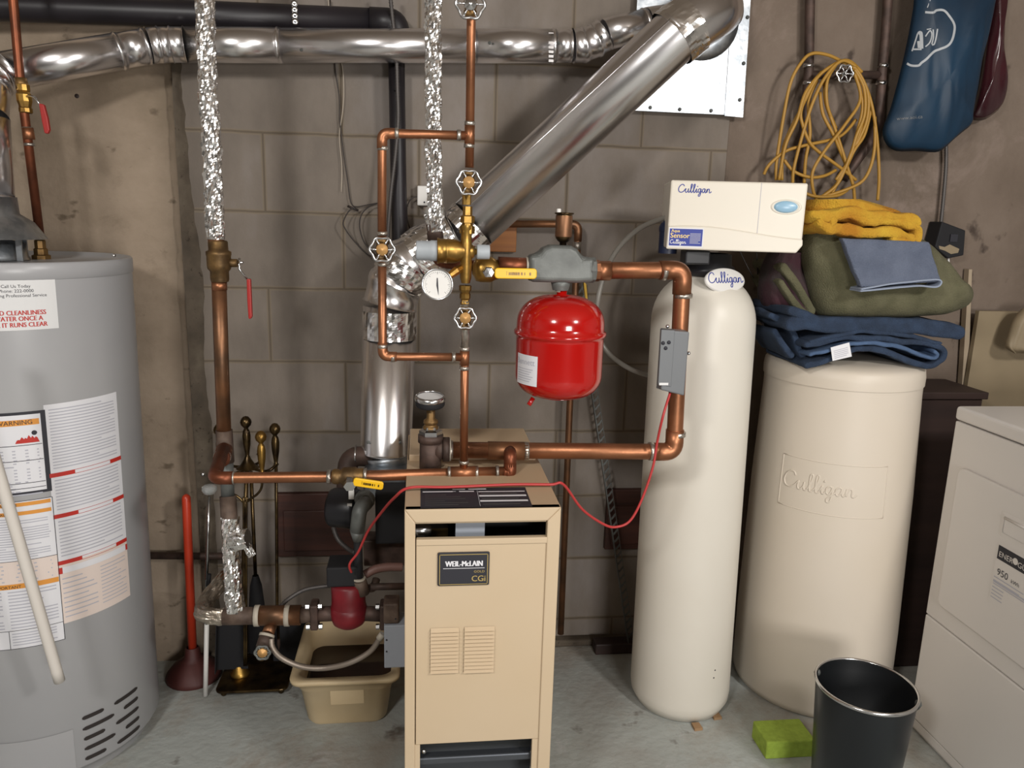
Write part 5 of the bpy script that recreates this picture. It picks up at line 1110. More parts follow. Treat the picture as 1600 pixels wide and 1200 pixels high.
# rod with clear knob
rt = root('metal_rod', (W(321, 1090, 1.93).x, 1.93, 0), 'slim silver rod with a clear round knob standing left of the fire tools', 'rod')
A = W(321, 1088, 1.93); A.z = .003; B3 = W(327, 775, 1.97); mid = W(323, 975, 1.94)
MB().tube([A, mid], .0062, 12).build('lower_shaft', 'white', rt); MB().tube([mid, W(323, 905, 1.95)], .0036, 10).build('middle_shaft', 'iron_grey', rt); MB().tube([W(323, 905, 1.95), B3], .0040, 10).build('upper_shaft', 'chrome', rt)
MB().tube([W(327, 897, 1.945), W(325, 916, 1.945)], .0055, 8).build('clip', 'black_mat', rt)
MB().lathe([(0, -.014), (.014, -.012), (.019, -.003), (.018, .006), (.012, .010), (0, .010)], W(327, 764, 1.96), (0, 0, 1), 24).build('knob', 'glass', rt)
MB().ball(W(317, 741, 2.0), .0065, 12).build('top_ball', 'chrome', rt)
# ================================================================ BUCKET, SPONGE
bc = V((.981, 1.421, 0)); rt = root('bucket', bc, 'tall black enamel bucket with a silver rim in front of the brine tank', 'bucket')
MB().lathe([(0, .004), (.082, .004), (.084, 0), (.086, .004), (.104, .292), (.1035, .297)], bc, seg=64).build('pail', 'bucket', rt); MB().lathe([(.1025, .297), (.1015, .290), (.084, .010), (0, .010)], bc, seg=64).build('lining', 'bucket_in', rt)
MB().lathe([(.1035, .292), (.1065, .293), (.1075, .2965), (.1065, .300), (.1030, .3005), (.1015, .298)], bc, seg=64).build('rim', 'chrome', rt)
for a in (2.35, -.55): p = bc+V((.104*math.cos(a), .104*math.sin(a), .285)); MB().ball(p, .007, 12, (1, 1, 1.2)).build('handle_ear', 'iron_grey', rt)
hp = []
for k in range(17):
    a = 2.35-PI*.925*k/16; dip = .11*math.sin(PI*k/16); hp.append(bc+V(((.108-.004*0)*math.cos(a), .108*math.sin(a), .283-dip*1.0)))
hp = [bc+V((.110*math.cos(2.35-2.9*k/16), .110*math.sin(2.35-2.9*k/16), .283-.11*math.sin(PI*k/16))) for k in range(17)]
MB().tube(hp, .0022, 8).build('bail_handle', 'iron_grey', rt)
s0, s1, s2 = FL(1183, 1183), FL(1262, 1186), FL(1183, 1140); 
b = MB(); s0 = FL(1196, 1187); d1 = (FL(1270, 1183)-s0); d1.z = 0; d1 = d1.normalized(); d2 = V((-d1.y, d1.x, 0))
b = MB(); b.prism([s0, s0+d1*.125, s0+d1*.125+d2*.085, s0+d2*.085], (0, 0, .048)); tag(b.build('sponge', 'sponge', bevel=.004, seg=3), 'bright lime green sponge block on the floor left of the black bucket', 'sponge')
# brick piece on the floor
a, c = FL(930, 1024), W(990, 1002, 2.07); tag(MB().box((a.x, a.y, 0), (a.x+.12, 2.10, .035)).build('brick_piece', 'wood_dark', bevel=.004), 'flat dark brown brick lying at the wall foot behind the slotted strut', 'brick')
# ================================================================ WHITE TUBE AND COPPER AT HEATER
tp0, tp1 = W(-40, 610, 1.40), W(93, 1064, 1.50)
rt = root('relief_pipe', tp1, 'white plastic tube slanting down in front of the water heater labels', 'pipe')
MB().tube(sm3([W(-60, 520, 1.40), tp0, W(25, 830, 1.45), tp1], 8), .0105, 18).build('tube', 'pvc', rt); MB().tube([tp1+V((0, 0, .0005)), tp1-V((0, 0, .001))], .008, 16).build('tube_opening', 'ink_grey', rt)
HYp = 1.86
rt = root('heater_inlet_pipe', W(62, 372, HYp), 'copper pipe with a red-levered valve rising from the water heater top', 'pipe')
P = [W(-2, -180, HYp), W(17, -40, HYp), W(31, 120, HYp), W(62, 366, HYp)]; MB().tube(P, .0092, 16).build('pipe_run', 'copper_red', rt)
MB().tube([W(32, 122, HYp), W(35, 140, HYp)], .0125, 14).build('upper_solder_cup', 'brass_old', rt)
MB().lathe([(.0115, -.030), (.0135, -.028), (.0135, -.020), (.0115, -.018), (.0150, -.006), (.0150, .008), (.0115, .014), (.0135, .016), (.0135, .028), (.011, .030)], W(38, 154, HYp), (W(31, 120, HYp)-W(62, 366, HYp)), 10, smooth=False).build('valve_body', 'brass', rt)
MB().tube([W(43, 200, HYp), W(46, 218, HYp)], .0115, 14).build('coupling', 'copper', rt); 
for py in (201, 226): joint(rt, W(43+(py-200)*.125, py, HYp), P[3]-P[2], .0112, .006)
MB().tube([W(44, 149, HYp-.015), W(54, 152, HYp-.02), W(60, 160, HYp-.02), W(66, 172, HYp-.02)], .0025, 8).build('lever_arm', 'chrome', rt)
b = MB(); b.prism([W(60, 161, HYp-.024), W(68, 163, HYp-.024), W(74, 185, HYp-.024), W(77, 203, HYp-.024), W(74, 209, HYp-.024), W(69, 208, HYp-.024), W(65, 190, HYp-.024)], (0, .010, 0)); b.build('lever_handle', 'red_vinyl', rt, bevel=.002)
pb = W(62, 374, HYp); MB().lathe([(.020, 0), (.020, .008), (.015, .010), (.015, .022), (.012, .024), (.012, .040), (.0105, .042)], V((pb.x, HYp, 1.162)), seg=8, smooth=False).build('nipple', 'brass_old', rt)
# ================================================================ WIRES AND SMALL BOX ON WALL
wy = 2.125
tag(MB().tube(sm3(pts([(512, -20), (515, 30), (524, 60), (527, 75), (535, 105), (537, 140), (536, 165), (533, 190), (530, 215), (534, 260), (533, 300)], wy), 5), .0011, 6).build('string', 'wire_white'), 'thin pale string hanging down the block wall from the top', 'string')
tag(MB().tube(sm3(pts([(516, 0), (521, 60), (524, 110), (530, 150), (531, 190), (537, 240), (543, 280), (548, 315), (556, 323), (575, 320), (592, 317)], wy), 5), .0016, 6).build('wire', 'wire_dark'), 'thin dark wire wandering down the block wall beside the pale string', 'wire')
tag(MB().tube(sm3(pts([(595, 403), (575, 398), (552, 375), (538, 355), (537, 345), (545, 330), (556, 323)], 2.10), 5), .0018, 6).build('wire', 'wire_dark'), 'outer loop of dark wire left of the left hand wheel valve', 'wire')
tag(MB().tube(sm3(pts([(588, 400), (570, 380), (562, 355), (565, 335), (578, 322), (592, 317)], 2.11), 5), .0018, 6).build('wire', 'wire_dark'), 'inner loop of dark wire left of the left hand wheel valve', 'wire')
tag(MB().tube([W(543, 322, 2.118), W(560, 329, 2.118)], .0035, 6).build('wire_knot', 'wire_dark'), 'small dark twisted wire knot on the block wall', 'knot')
tag(MB().tube(sm3(pts([(655, 307), (643, 310), (636, 325), (637, 345), (642, 365), (635, 380)], 2.11), 5), .0020, 6).build('wire', 'wire_dark'), 'dark wire curving from the white wall box down behind the flue', 'wire')
rt = root('wall_box', W(665, 320, 2.12), 'small white plastic box on the wall behind the centre foil pipe', 'box')
a, c = W(652, 290, 2.11), W(678, 322, 2.11); MB().box((a.x, 2.105, c.z), (c.x, 2.137, a.z)).build('box_body', 'white', rt, bevel=.003); MB().lathe([(0, .001), (.0022, .001), (.0024, 0)], W(663, 316, 2.1048), (0, -1, 0), 10).build('screw_hole', 'ink', rt)
# wires behind the softener
for lab_, q in (('dark wire dropping from the softener head toward the towels', [(1155, 390), (1175, 430), (1195, 455), (1208, 470), (1212, 490)]), ('dark wire falling straight beside the softener shoulder', [(1182, 392), (1184, 430), (1185, 470), (1190, 500)]), ('dark wire bending down from behind the softener head to the tank lid', [(1200, 392), (1200, 430), (1196, 455), (1190, 490), (1196, 520)])):
    tag(MB().tube(sm3(pts(q, 1.93), 5), .0018, 6).build('wire', 'wire_dark'), lab_, 'wire')
# ================================================================ RIGHT WALL PIPES
RYW = 2.085
rt = root('wall_pipework', W(1320, 115, RYW), 'dark iron pipes on the right wall joined by a crossbar with a chrome wheel valve', 'pipework')
MB().tube(pts([(1270, -190), (1266, -25), (1264, 110), (1256, 205), (1250, 300)], RYW), .0125, 16).build('left_pipe', 'iron', rt)
MB().tube(pts([(1396, -190), (1389, -25), (1383, 60), (1378, 112), (1374, 190), (1360, 222), (1334, 258), (1318, 280)], RYW), .0125, 16).build('right_pipe', 'iron', rt)
MB().tube(pts([(1264, 117), (1378, 117)], RYW), .0105, 16).build('crossbar', 'iron', rt)
for px, py in ((1263, 103), (1263, 130), (1380, 103), (1377, 130)): joint(rt, W(px, py, RYW), (0, 0, 1), .0145, .010, 'chrome')
MB().lathe([(.010, -.02), (.015, -.012), (.015, .012), (.010, .02)], W(1320, 117, RYW), (1, 0, 0), 16).build('valve_body', 'iron', rt)
c = W(1320, 115, 2.035); n = 60; ring = [c+V((.0215*(1+.1*math.cos(6*2*PI*k/n))*math.cos(2*PI*k/n), 0, .0215*(1+.1*math.cos(6*2*PI*k/n))*math.sin(2*PI*k/n))) for k in range(n)]
b = MB(); b.tube(ring, .003, 8, closed=True)
for k in range(6): b.tube([c, c+V((.021*math.cos(k*PI/3), 0, .021*math.sin(k*PI/3)))], .002, 6)
b.build('hand_wheel', 'chrome', rt); MB().tube([c, c+V((0, .05, 0))], .006, 12).build('valve_stem', 'chrome', rt)
# yellow cord
K = lambda q: [(1180+x/4.445, 70+y/4.445) for x, y in q]
ST = [[(145, 940), (150, 800), (200, 480), (250, 250), (330, 110), (400, 60), (500, 70), (590, 110), (650, 150)],
 [(185, 940), (200, 700), (330, 420), (430, 230), (560, 130), (650, 112), (740, 190)], [(520, 150), (400, 260), (320, 450), (330, 560), (380, 680), (450, 750), (600, 860), (700, 940)],
 [(260, 960), (270, 850), (330, 620), (400, 400), (490, 220), (600, 112), (700, 150)], [(480, 260), (490, 400), (560, 600), (640, 850), (680, 980), (690, 1080)],
 [(600, 130), (700, 170), (790, 350), (840, 600), (860, 900), (850, 1080)], [(680, 160), (745, 400), (710, 600), (640, 820), (560, 980), (420, 1080)],
 [(690, 200), (730, 380), (620, 560), (480, 740), (400, 880), (400, 1000), (430, 1085)], [(700, 520), (580, 640), (340, 700), (210, 740), (100, 830), (60, 900)],
 [(200, 800), (270, 880), (380, 920), (480, 910), (560, 870)], [(810, 420), (760, 620), (690, 730), (600, 900), (530, 1040)], [(830, 500), (830, 700), (800, 850), (740, 950), (620, 1010), (460, 1060)],
 [(430, 250), (370, 400), (380, 620), (350, 800), (340, 960)], [(710, 170), (765, 350), (740, 560), (660, 780), (570, 960), (480, 1040)], [(700, 160), (780, 330), (775, 520), (700, 700), (630, 860)],
 [(460, 190), (350, 330), (290, 520), (210, 700), (165, 940)], [(450, 330), (470, 480), (540, 620), (600, 760), (640, 860)], [(560, 140), (500, 250), (500, 420), (560, 580)], [(260, 980), (400, 1050), (560, 1050), (640, 1010)],
 [(690, 170), (755, 300), (760, 480), (700, 640), (650, 800), (560, 940)]]
b = MB()
for i, s_ in enumerate(ST):
    q = K(s_); n = len(q); b.tube(sm3([W(x, y, 2.052-.004*(i % 4)-.012*math.sin(PI*k/(n-1))) for k, (x, y) in enumerate(q)], 8), .0044, 8)
tag(b.build('extension_cord', 'cord_y'), 'tangled coil of yellow cord hung over the wheel valve on the right wall', 'cord')
# ================================================================ BAGS
def bag(rows, Y, depth, seed, wr=.010, n=56, sub=5):
    rows = [tuple(r) for r in rows]; R = smooth2(rows, sub); b = MB(); m = len(R); vs = []
    for j, (xl, xr, py) in enumerate(R):
        A, B4 = W(xl, py, Y), W(xr, py, Y); c = (A+B4)/2; hw = (B4-A).length/2; U = (B4-A).normalized() if hw > 1e-5 else V((1, 0, 0)); t = j/(m-1); dd = depth*min(1, .25+1.3*math.sin(PI*min(1, t*.62+.25))*.8)*min(1, (1-t)*5+.15)
        for k in range(n):
            a = 2*PI*k/n; cs, sn = math.cos(a), math.sin(a)
            w1 = wr*(noise.noise(V((a*2.2+seed, t*2.2, seed)))+.7*noise.noise(V((a*6+seed, t*1.5, 3))))*min(1, hw/.05)
            vs.append(c+U*cs*hw+V((0, -1, 0))*(math.copysign(abs(sn)**.7, sn)*dd*.5+(w1 if sn > -.2 else 0)))
    fs = [(j*n+k, j*n+(k+1) % n, (j+1)*n+(k+1) % n, (j+1)*n+k) for j in range(m-1) for k in range(n)]
    b.add(vs, fs, True); b.add(vs[:n], [tuple(reversed(range(n)))]); b.add(vs[-n:], [tuple(range(n))]); return b
bagY = 2.03
def pillow(out, Y, depth, seed, wr=.006, back=.25, pw=2.2, rings=16, fold=(26, 4), sub=5, lean=0.):
    q = smooth2(list(out)+[out[0]], sub)[:-1]; n = len(q); P = [W(x, y, Y) for x, y in q]; c = sum(P, V((0, 0, 0)))/n
    zt_, zb_ = max(p.z for p in P), min(p.z for p in P); b = MB(); vs = []; sizes = []
    def lay(s, front):
        for p in P:
            w_ = c+(p-c)*s; h = (1-s**pw)**.6 if s < 1 else 0; t = (w_.z-zb_)/(zt_-zb_)
            nz = noise.noise(V((w_.x*fold[0]+seed, w_.z*fold[1], seed)))+.6*noise.noise(V((w_.x*fold[0]*2.3+w_.z*9, w_.z*fold[1]*2, seed+4)))
            if front: vs.append(w_+V((0, -depth*h-wr*nz*min(1, h*2.5)-lean*(1-t), 0)))
            else: vs.append(w_+V((0, depth*back*h-lean*(1-t), 0)))
    for k in range(1, rings+1): lay(k/rings, True)
    for k in range(rings-1, 0, -1): lay(k/rings, False)
    L_ = 2*rings-1
    for j in range(L_-1):
        for i in range(n): b.f.append((j*n+i, (j+1)*n+i, (j+1)*n+(i+1) % n, j*n+(i+1) % n))
    b.v = vs; b.m = [0]*len(b.f); b.sm = [True]*len(b.f)
    ar = 0
    for i in range(n): a_, d_ = q[i], q[(i+1) % n]; ar += a_[0]*d_[1]-d_[0]*a_[1]
    if ar < 0: b.f = [tuple(reversed(f_)) for f_ in b.f]
    k = len(b.v); b.v.append((c+V((0, -depth-lean*.5-wr*.5*0, 0)))); b.v.append(c+V((0, depth*back-lean*.5, 0)))
    for i in range(n):
        f1, f2 = (k, i, (i+1) % n), (k+1, (L_-1)*n+(i+1) % n, (L_-1)*n+i)
        if ar < 0: f1, f2 = tuple(reversed(f1)), tuple(reversed(f2))
        b.f += [f1, f2]; b.m += [0, 0]; b.sm += [True, True]
    return b
rows = [(1436, 1562, -40), (1430, 1556, 0), (1424, 1550, 40), (1412, 1540, 90), (1402, 1530, 130), (1391, 1522, 170), (1380, 1517, 200), (1381, 1490, 222), (1398, 1462, 235), (1410, 1450, 238)]
rt = root('shopping_bag', W(1450, 236, bagY), 'blue plastic shopping bag with a white outline logo hanging on the right wall', 'bag')
bb = pillow([(1428, -45), (1428, 0), (1422, 40), (1413, 85), (1402, 130), (1391, 170), (1379, 203), (1384, 224), (1400, 236), (1430, 236), (1461, 238), (1475, 232), (1489, 219), (1503, 207), (1517, 195), (1519, 180), (1526, 140), (1535, 90), (1546, 45), (1554, 0), (1558, -45), (1500, -50)], bagY, .045, 3, .0055, sub=3); bb.build('bag_body', 'bag_blue', rt)
# print: ray onto the bag front with a BVH
from mathutils.bvhtree import BVHTree
bv = BVHTree.FromPolygons([tuple(v) for v in bb.v], bb.f)
def onbag(px, py, h=.0012):
    d = ray(px, py).normalized(); r = bv.ray_cast(C0, d, 5)
    return (r[0] if r[0] is not None else W(px, py, bagY-.03))-d*h
def stroke(b, q, wd):
    q = smooth2(q, 6); n = len(q); L_, R_ = [], []
    for i in range(n):
        t = (q[min(i+1, n-1)][0]-q[max(i-1, 0)][0], q[min(i+1, n-1)][1]-q[max(i-1, 0)][1]); l = math.hypot(*t) or 1; nx, ny = -t[1]/l*wd/2, t[0]/l*wd/2
        L_.append(onbag(q[i][0]+nx, q[i][1]+ny)); R_.append(onbag(q[i][0]-nx, q[i][1]-ny))
    b.add(L_+R_, [(i, i+1, i+1+n, i+n) for i in range(n-1)])
b = MB(); G = lambda q: [(1360+x/5, y/5) for x, y in q]
stroke(b, G([(428, 95), (490, 98), (520, 80), (575, 82), (620, 130), (655, 190), (655, 250), (635, 320), (600, 360), (540, 385), (495, 405), (440, 460), (400, 490), (375, 512), (320, 512), (285, 495)]), 3.6)
stroke(b, G([(325, 400), (345, 340), (370, 260)]), 2.2); stroke(b, G([(375, 265), (395, 262), (400, 380)]), 5.5); stroke(b, G([(335, 385), (400, 385)]), 2.5); stroke(b, G([(380, 320), (385, 375)]), 6)
stroke(b, G([(430, 285), (465, 240), (480, 270), (465, 330), (430, 365)]), 2.0); stroke(b, G([(490, 230), (492, 290), (480, 345)]), 2.2); stroke(b, G([(525, 225), (512, 300), (498, 345), (480, 350)]), 2.2); stroke(b, G([(440, 230), (475, 225)]), 1.6); stroke(b, G([(468, 0), (445, 60)]), 1.4)
b.build('bag_logo', 'bag_print', rt)['label'] = 'white outlined shape and lettering printed on the bag'
b = MB(); vs, fs, w_ = textmesh('www.aoi.ca'); k = 7.6; b.add([onbag(1401+x*k*1.15, 188-y*k-x*k*.10) for x, y in vs], fs); b.build('bag_web_address', 'box_grey', rt)
rt = None
rows = [(1552, 1572, -40), (1549, 1568, 0), (1545, 1566, 40), (1540, 1566, 80), (1533, 1570, 120), (1526, 1569, 150), (1521, 1560, 172), (1519, 1542, 186), (1520, 1532, 188)]
pillow([(1552, -45), (1549, 0), (1545, 45), (1538, 90), (1531, 130), (1522, 170), (1519, 186), (1535, 188), (1550, 180), (1564, 166), (1570, 140), (1569, 110), (1565, 70), (1567, 30), (1568, 0), (1572, -45)], 2.08, .03, 9, .008, sub=3).build('plastic_bag', 'bag_red'); tag(bpy.data.objects['plastic_bag'], 'shiny maroon plastic bag hanging just right of the blue bag', 'bag')
# conduit + junction box
rt = root('junction_box', W(1484, 400, 2.08), 'black junction box with peeled paint on the right wall under the cable', 'electrical box')
ribbed(sm3(pts([(1478, 215), (1478, 260), (1474, 310), (1470, 350)], 2.095), 6), .0052, .006, 10, .14).build('armoured_cable', 'flex', rt)
q = [W(1472, 346, 2.06), W(1509, 360, 2.06), W(1506, 399, 2.06), W(1482, 404, 2.06), W(1461, 386, 2.06)]; b = MB(); b.prism(q, (0, .055, 0)); b.build('box_body', 'black_mat', rt, bevel=.003)
b = MB(); b.prism([W(x, y, 2.0595) for x, y in ((1467, 384), (1476, 386), (1484, 382), (1499, 389), (1497, 395), (1486, 397), (1477, 392), (1468, 389))], (0, .001, 0)); b.build('paint_patch', 'panel_tan', rt)
MB().box(W(1486, 366, 2.056), W(1494, 378, 2.06)).build('knockout', 'ink', rt)
MB().tube([W(1482, 402, 2.08), W(1482, 413, 2.08)], .003, 8).build('cable_stub', 'white', rt)
# panels at the far right
tb = [W(1514, 421, 2.09), W(1519, 421, 2.09), W(1512, 620, 2.09), W(1502, 620, 2.09)]; x_ = tb[3].x+(tb[3].x-tb[0].x)*2.5; tag(MB().prism([tb[0], tb[1], tb[2], V((tb[2].x+.02, 2.09, 0)), V((tb[3].x+.01, 2.09, 0)), tb[3]], (0, .02, 0)).build('trim_board', 'pale_board'), 'thin pale vertical board leaning on the wall right of the towels', 'board')
o = bpy.data.objects['trim_board']
a = W(1530, 486, 2.07); tag(MB().box((a.x, 2.07, 0), (a.x+.55, 2.085, a.z)).build('plywood_panel', 'panel_tan'), 'tan plywood panel standing on edge behind the dryer', 'panel')
rt = root('paper_sack', W(1590, 550, 2.0), 'tan paper sack edge showing behind the dryer at the right', 'sack')
rows = [(1600, 1650, 483), (1586, 1650, 500), (1577, 1650, 525), (1573, 1650, 542), (1585, 1645, 552)]
bag(rows, 2.0, .05, 5, .004).build('sack', 'panel_tan', rt)
# ================================================================ TOWELS
TY0, TY1 = 1.735, 1.95
def fold_towel(paths, mt, seed, y0=TY0, y1=TY1, nsl=16, amp=.004, rtp=None, name='cloth', shift=0):
    """paths: list of (pixel polyline, thickness) -> fabric layers seen end-on, extruded back"""
    b = MB()
    for pi_, (q, th) in enumerate(paths):
        P = sm3([W(x, y, y0) for x, y in q], 7); n = len(P); nr = []
        for i in range(n):
            t = (P[min(i+1, n-1)]-P[max(i-1, 0)]).normalized(); nr.append(V((-t.z, 0, t.x)))
        prof = []
        cap = 5
        for i in range(n): prof.append(P[i]+nr[i]*th/2)
        tE = (P[-1]-P[-2]).normalized()
        for k in range(1, cap): a = PI*k/cap; prof.append(P[-1]+(nr[-1]*math.cos(a)+tE*math.sin(a))*th/2)
        for i in reversed(range(n)): prof.append(P[i]-nr[i]*th/2)
        tS = (P[0]-P[1]).normalized()
        for k in range(1, cap): a = PI*k/cap; prof.append(P[0]+(-nr[0]*math.cos(a)+tS*math.sin(a))*th/2)
        m = len(prof); cen = P; vs = []
        ds = [(-.0, .55), (.002, .85), (.006, 1.0)]+[(.012+(y1-y0-.012)*k/nsl, 1.0) for k in range(1, nsl+1)]
        for (dy, sc) in ds:
            for i, p in enumerate(prof):
                ci = i if i < n else (n-1 if i < n+cap-1 else (2*n+cap-2-i if i < 2*n+cap-1 else 0)); c = cen[min(max(ci, 0), n-1)]
                q_ = c+(p-c)*sc; nz = amp*(noise.noise(V((p.x*16+seed, dy*12, p.z*16+seed)))+.5*noise.noise(V((p.x*45, dy*35+seed, p.z*45))))
                vs.append(V((q_.x+shift*dy+nz*.3, y0+dy+nz*.8, q_.z+nz)))
        fs = [(j*m+i, j*m+(i+1) % m, (j+1)*m+(i+1) % m, (j+1)*m+i) for j in range(len(ds)-1) for i in range(m)]
        fs = [tuple(reversed(f_)) for f_ in fs]
        b.add(vs, fs, True)
        # caps as strips between the two sides
        for off in (0, (len(ds)-1)*m):
            cf = []
            for i in range(n-1): cf.append((off+i, off+i+1, off+2*n+cap-2-(i+1), off+2*n+cap-2-i))
            cf.append(tuple(off+x for x in range(n-1, n+cap))); cf.append(tuple(off+x for x in list(range(2*n+cap-2, m))+[0]))
            k0 = len(b.v)-len(vs); b.f += [tuple(x+k0 for x in f_) for f_ in cf]; b.m += [b.mi]*len(cf); b.sm += [True]*len(cf)
    return b
t_ = .017
# navy towels (lower, two folded together) 
rt = root('bath_towel', W(1370, 575, 1.8), 'folded navy blue towel with a white care tag, lowest of the towel pile', 'towel', None)
fold_towel([([(1262, 571), (1290, 563), (1320, 553), (1355, 545), (1395, 552), (1430, 568), (1456, 573), (1474, 562), (1476, 548), (1455, 538), (1420, 534), (1390, 531), (1340, 528), (1300, 532), (1262, 540)], .0155)], 't_navy', 2).build('outer_fold', 't_navy', rt)
fold_towel([([(1268, 556), (1300, 546), (1340, 537), (1390, 540), (1430, 550), (1458, 562), (1466, 556), (1462, 550)], .0105)], 't_navy2', 4, y0=TY0-.004).build('inner_fold', 't_navy2', rt)
fold_towel([([(1206, 492), (1228, 505), (1243, 525), (1250, 548), (1262, 566)], .016), ([(1212, 520), (1226, 540), (1238, 556)], .016)], 't_navy', 6, y0=TY0+.05).build('left_fold', 't_navy', rt)
b = MB(); tg = [W(1298, 543, TY0-.012), W(1327, 535, TY0-.012), W(1331, 557, TY0-.014), W(1301, 564, TY0-.014)]; b.prism(tg, (0, .0008, 0)); ft_ = lambda u, v, h=0: tg[0]+(tg[1]-tg[0])*u+(tg[3]-tg[0])*v+V((0, -.0004, 0))
b.mi = 1
for k in range(5): b.quadmap(ft_, .12, .3+.13*k, .88-.1*(k == 4), .35+.13*k, 1, 1)
b.build('care_tag', ['white_paper', 'ink_grey'], rt)
rt = root('bath_towel', W(1370, 525, 1.8), 'thick folded navy blue towel under the olive one, its right end poking out', 'towel')
fold_towel([([(1240, 508), (1270, 505), (1310, 508), (1400, 509), (1455, 512), (1500, 520)], .036), ([(1238, 488), (1270, 498), (1290, 505)], .022), ([(1268, 535), (1300, 525), (1360, 519), (1420, 524), (1470, 537)], .012)], 't_navy', 8, amp=.005).build('folded_cloth', 't_navy', rt)
rt = root('bath_towel', W(1360, 490, 1.8), 'big olive green towel folded in the middle of the pile', 'towel')
pillow([(1262, 350), (1300, 345), (1360, 348), (1420, 366), (1452, 384), (1474, 408), (1490, 432), (1506, 444), (1514, 460), (1508, 476), (1480, 489), (1420, 495), (1350, 497), (1300, 496), (1278, 492), (1268, 470), (1260, 440), (1252, 400)], 1.80, .085, 23, .012, .9, 4.5, 18, (14, 12), 4).build('folded_cloth', 't_olive', rt)
fold_towel([([(1226, 418), (1245, 440), (1258, 466), (1270, 488)], .020), ([(1222, 440), (1236, 462), (1252, 484), (1264, 494)], .016)], 't_olive', 14, amp=.006, y0=TY0+.05).build('side_fold', 't_olive', rt)
rt = root('hand_towel', W(1405, 455, 1.7), 'small slate blue folded towel draped over the olive towel front', 'towel')
S0 = 1.668
def drape(b, quad, nu, nv, seed, th=.005, bulge=0):
    (a, c, d, e) = quad; vs = []
    for j in range(nv+1):
        for i in range(nu+1):
            u, v = i/nu, j/nv; p = (a*(1-u)+c*u)*(1-v)+(e*(1-u)+d*u)*v; nz = .004*noise.noise(V((u*4+seed, v*4, seed))); vs.append(p+V((0, -nz-.0-bulge*math.sin(PI*v), nz*.3)))
    k = len(vs); vs2 = [p+V((0, th, 0)) for p in vs]; N1 = nu+1
    fs = [(j*N1+i, (j+1)*N1+i, (j+1)*N1+i+1, j*N1+i+1) for j in range(nv) for i in range(nu)]
    fs2 = [tuple(reversed([x+k for x in f_])) for f_ in fs]; bd = [i for i in range(N1)]+[j*N1+nu for j in range(1, nv+1)]+[nv*N1+i for i in range(nu-1, -1, -1)]+[j*N1 for j in range(nv-1, 0, -1)]
    fe = [(bd[i], bd[(i+1) % len(bd)], bd[(i+1) % len(bd)]+k, bd[i]+k) for i in range(len(bd))]
    b.add(vs+vs2, fs+fs2+fe, True)
b = MB(); drape(b, [W(1316, 372, S0+.02), W(1452, 378, S0+.02), W(1471, 440, S0), W(1346, 449, S0)], 24, 16, 2, .02); b.build('cloth', 't_slate', rt, bevel=.003)
fold_towel([([(1346, 455), (1390, 451), (1435, 447), (1462, 449), (1471, 444), (1469, 438), (1450, 438), (1400, 443), (1347, 452)], .0045)], 't_slate2', 9, y0=S0-.006, y1=S0+.04, amp=.001).build('folded_hem', 't_slate2', rt)
rt = root('bath_towel', W(1350, 350, 1.75), 'yellow and orange tie-dyed towel rolled on the very top of the pile', 'towel')
YT = 1.69
fold_towel([([(1304, 345), (1308, 338), (1330, 338), (1360, 343), (1400, 350), (1432, 352), (1437, 362), (1436, 370)], .020), ([(1275, 335), (1300, 335), (1340, 333), (1390, 338), (1434, 344)], .024), ([(1285, 348), (1310, 357), (1350, 362), (1390, 366), (1425, 372)], .024), ([(1398, 378), (1412, 381), (1424, 380)], .018)], 't_yellow', 5, amp=.010, y0=YT, y1=YT+.20, nsl=14).build('folded_cloth', 't_yellow', rt)
rows = [(1262, 1330, 312), (1256, 1362, 320), (1252, 1395, 330), (1256, 1400, 342), (1275, 1380, 352)]
bag(rows, YT+.10, .16, 31, .006).build('back_fold', 't_yellow', rt)
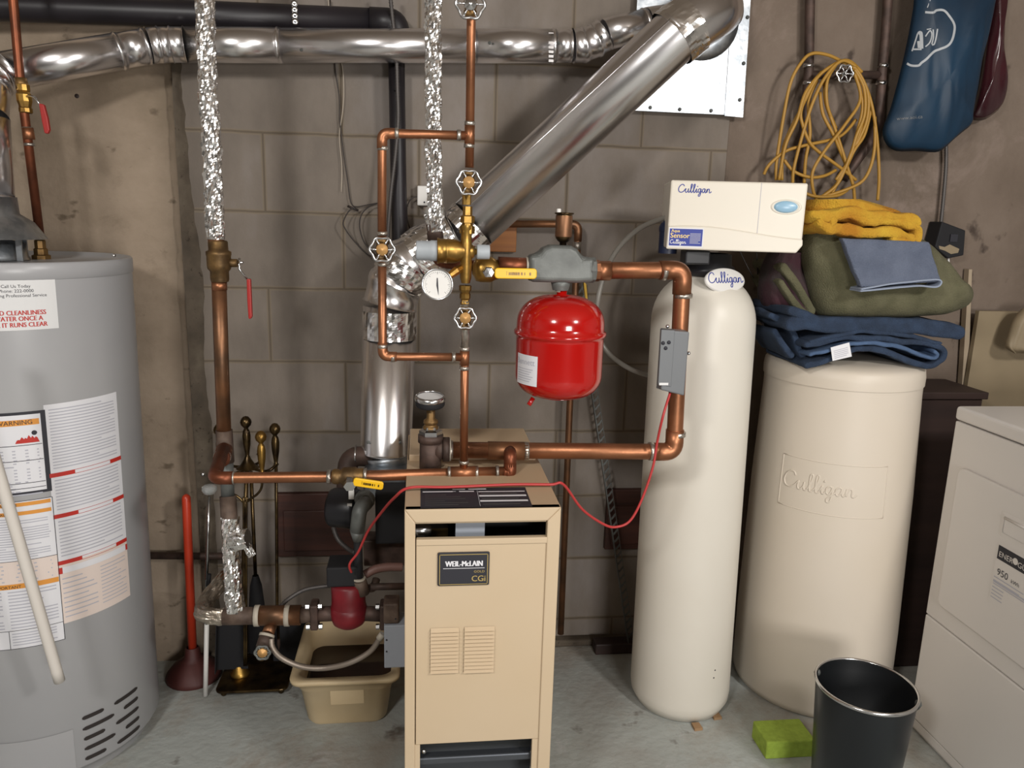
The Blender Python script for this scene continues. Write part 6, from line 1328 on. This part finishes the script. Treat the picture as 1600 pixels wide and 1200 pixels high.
rows = [(1208, 1258, 393), (1196, 1262, 415), (1190, 1268, 445), (1192, 1274, 470), (1205, 1280, 492), (1225, 1270, 500)]
bag(rows, 1.86, .12, 41, .012).build('dark_garment', 't_dark'); tag(bpy.data.objects['dark_garment'], 'dark crumpled garment tucked between the softener head and the olive towel', 'garment')
# ================================================================ GROUPS OF LOOK-ALIKES
for pre, g in (('foil_wrapped_pipe', 'foil-wrapped pipes'), ('gate_valve', 'round hand wheel valves'), ('ball_valve', 'lever ball valves'), ('bath_towel', 'folded bath towels on the brine tank'),
               ('wire', 'dark wires on the wall'), ('wood_shim', 'wood shims under the softener'), ('flexible_conduit', 'ribbed conduits at the pumps')):
    for o in S.objects:
        if o.parent is None and (o.name == pre or o.name.startswith(pre+'.')): o['group'] = g
for nm in ('fireplace_poker', 'fireplace_tongs', 'fireplace_shovel', 'hearth_brush'): bpy.data.objects[nm]['group'] = 'fire tools hanging on the stand'
# ================================================================ SUB-PARTS: details carried by a part
CARRIED = {'louvre_panel': 'door', 'nameplate': 'door', 'nameplate_print': 'door', 'door_handle': 'door', 'handle_grip': 'door', 'energy_label': 'door', 'wordmark': 'head_cover', 'display_window': 'head_cover',
           'display_bezel': 'head_cover', 'product_label': 'head_cover', 'lower_fascia': 'head_cover', 'panel_seam': 'head_cover', 'badge_wordmark': 'oval_badge', 'embossed_frame': 'tank_body', 'embossed_wordmark': 'tank_body',
           'vent_slot': 'jacket', 'tank_label': 'tank_shell', 'dial_scale': 'gauge_face', 'stamped_marks': 'lever_handle', 'bag_logo': 'bag_body', 'bag_web_address': 'bag_body', 'care_tag': 'outer_fold', 'wheel_hub': 'hand_wheel',
           'cover_hole': 'cover_plate', 'maker_sticker': 'cover_plate', 'white_label': 'motor_housing', 'jacket_mark': 'tank', 'paint_patch': 'box_body', 'knockout': 'box_body', 'screw_hole': 'box_body', 'tube_opening': 'tube', 'rubber_foot': 'leg'}
base = lambda o: o.name.split('.')[0]
for o in list(S.objects):
    if o.parent is not None and base(o) in CARRIED:
        host = [c for c in o.parent.children if base(c) == CARRIED[base(o)]]
        if host: o.parent = host[0]
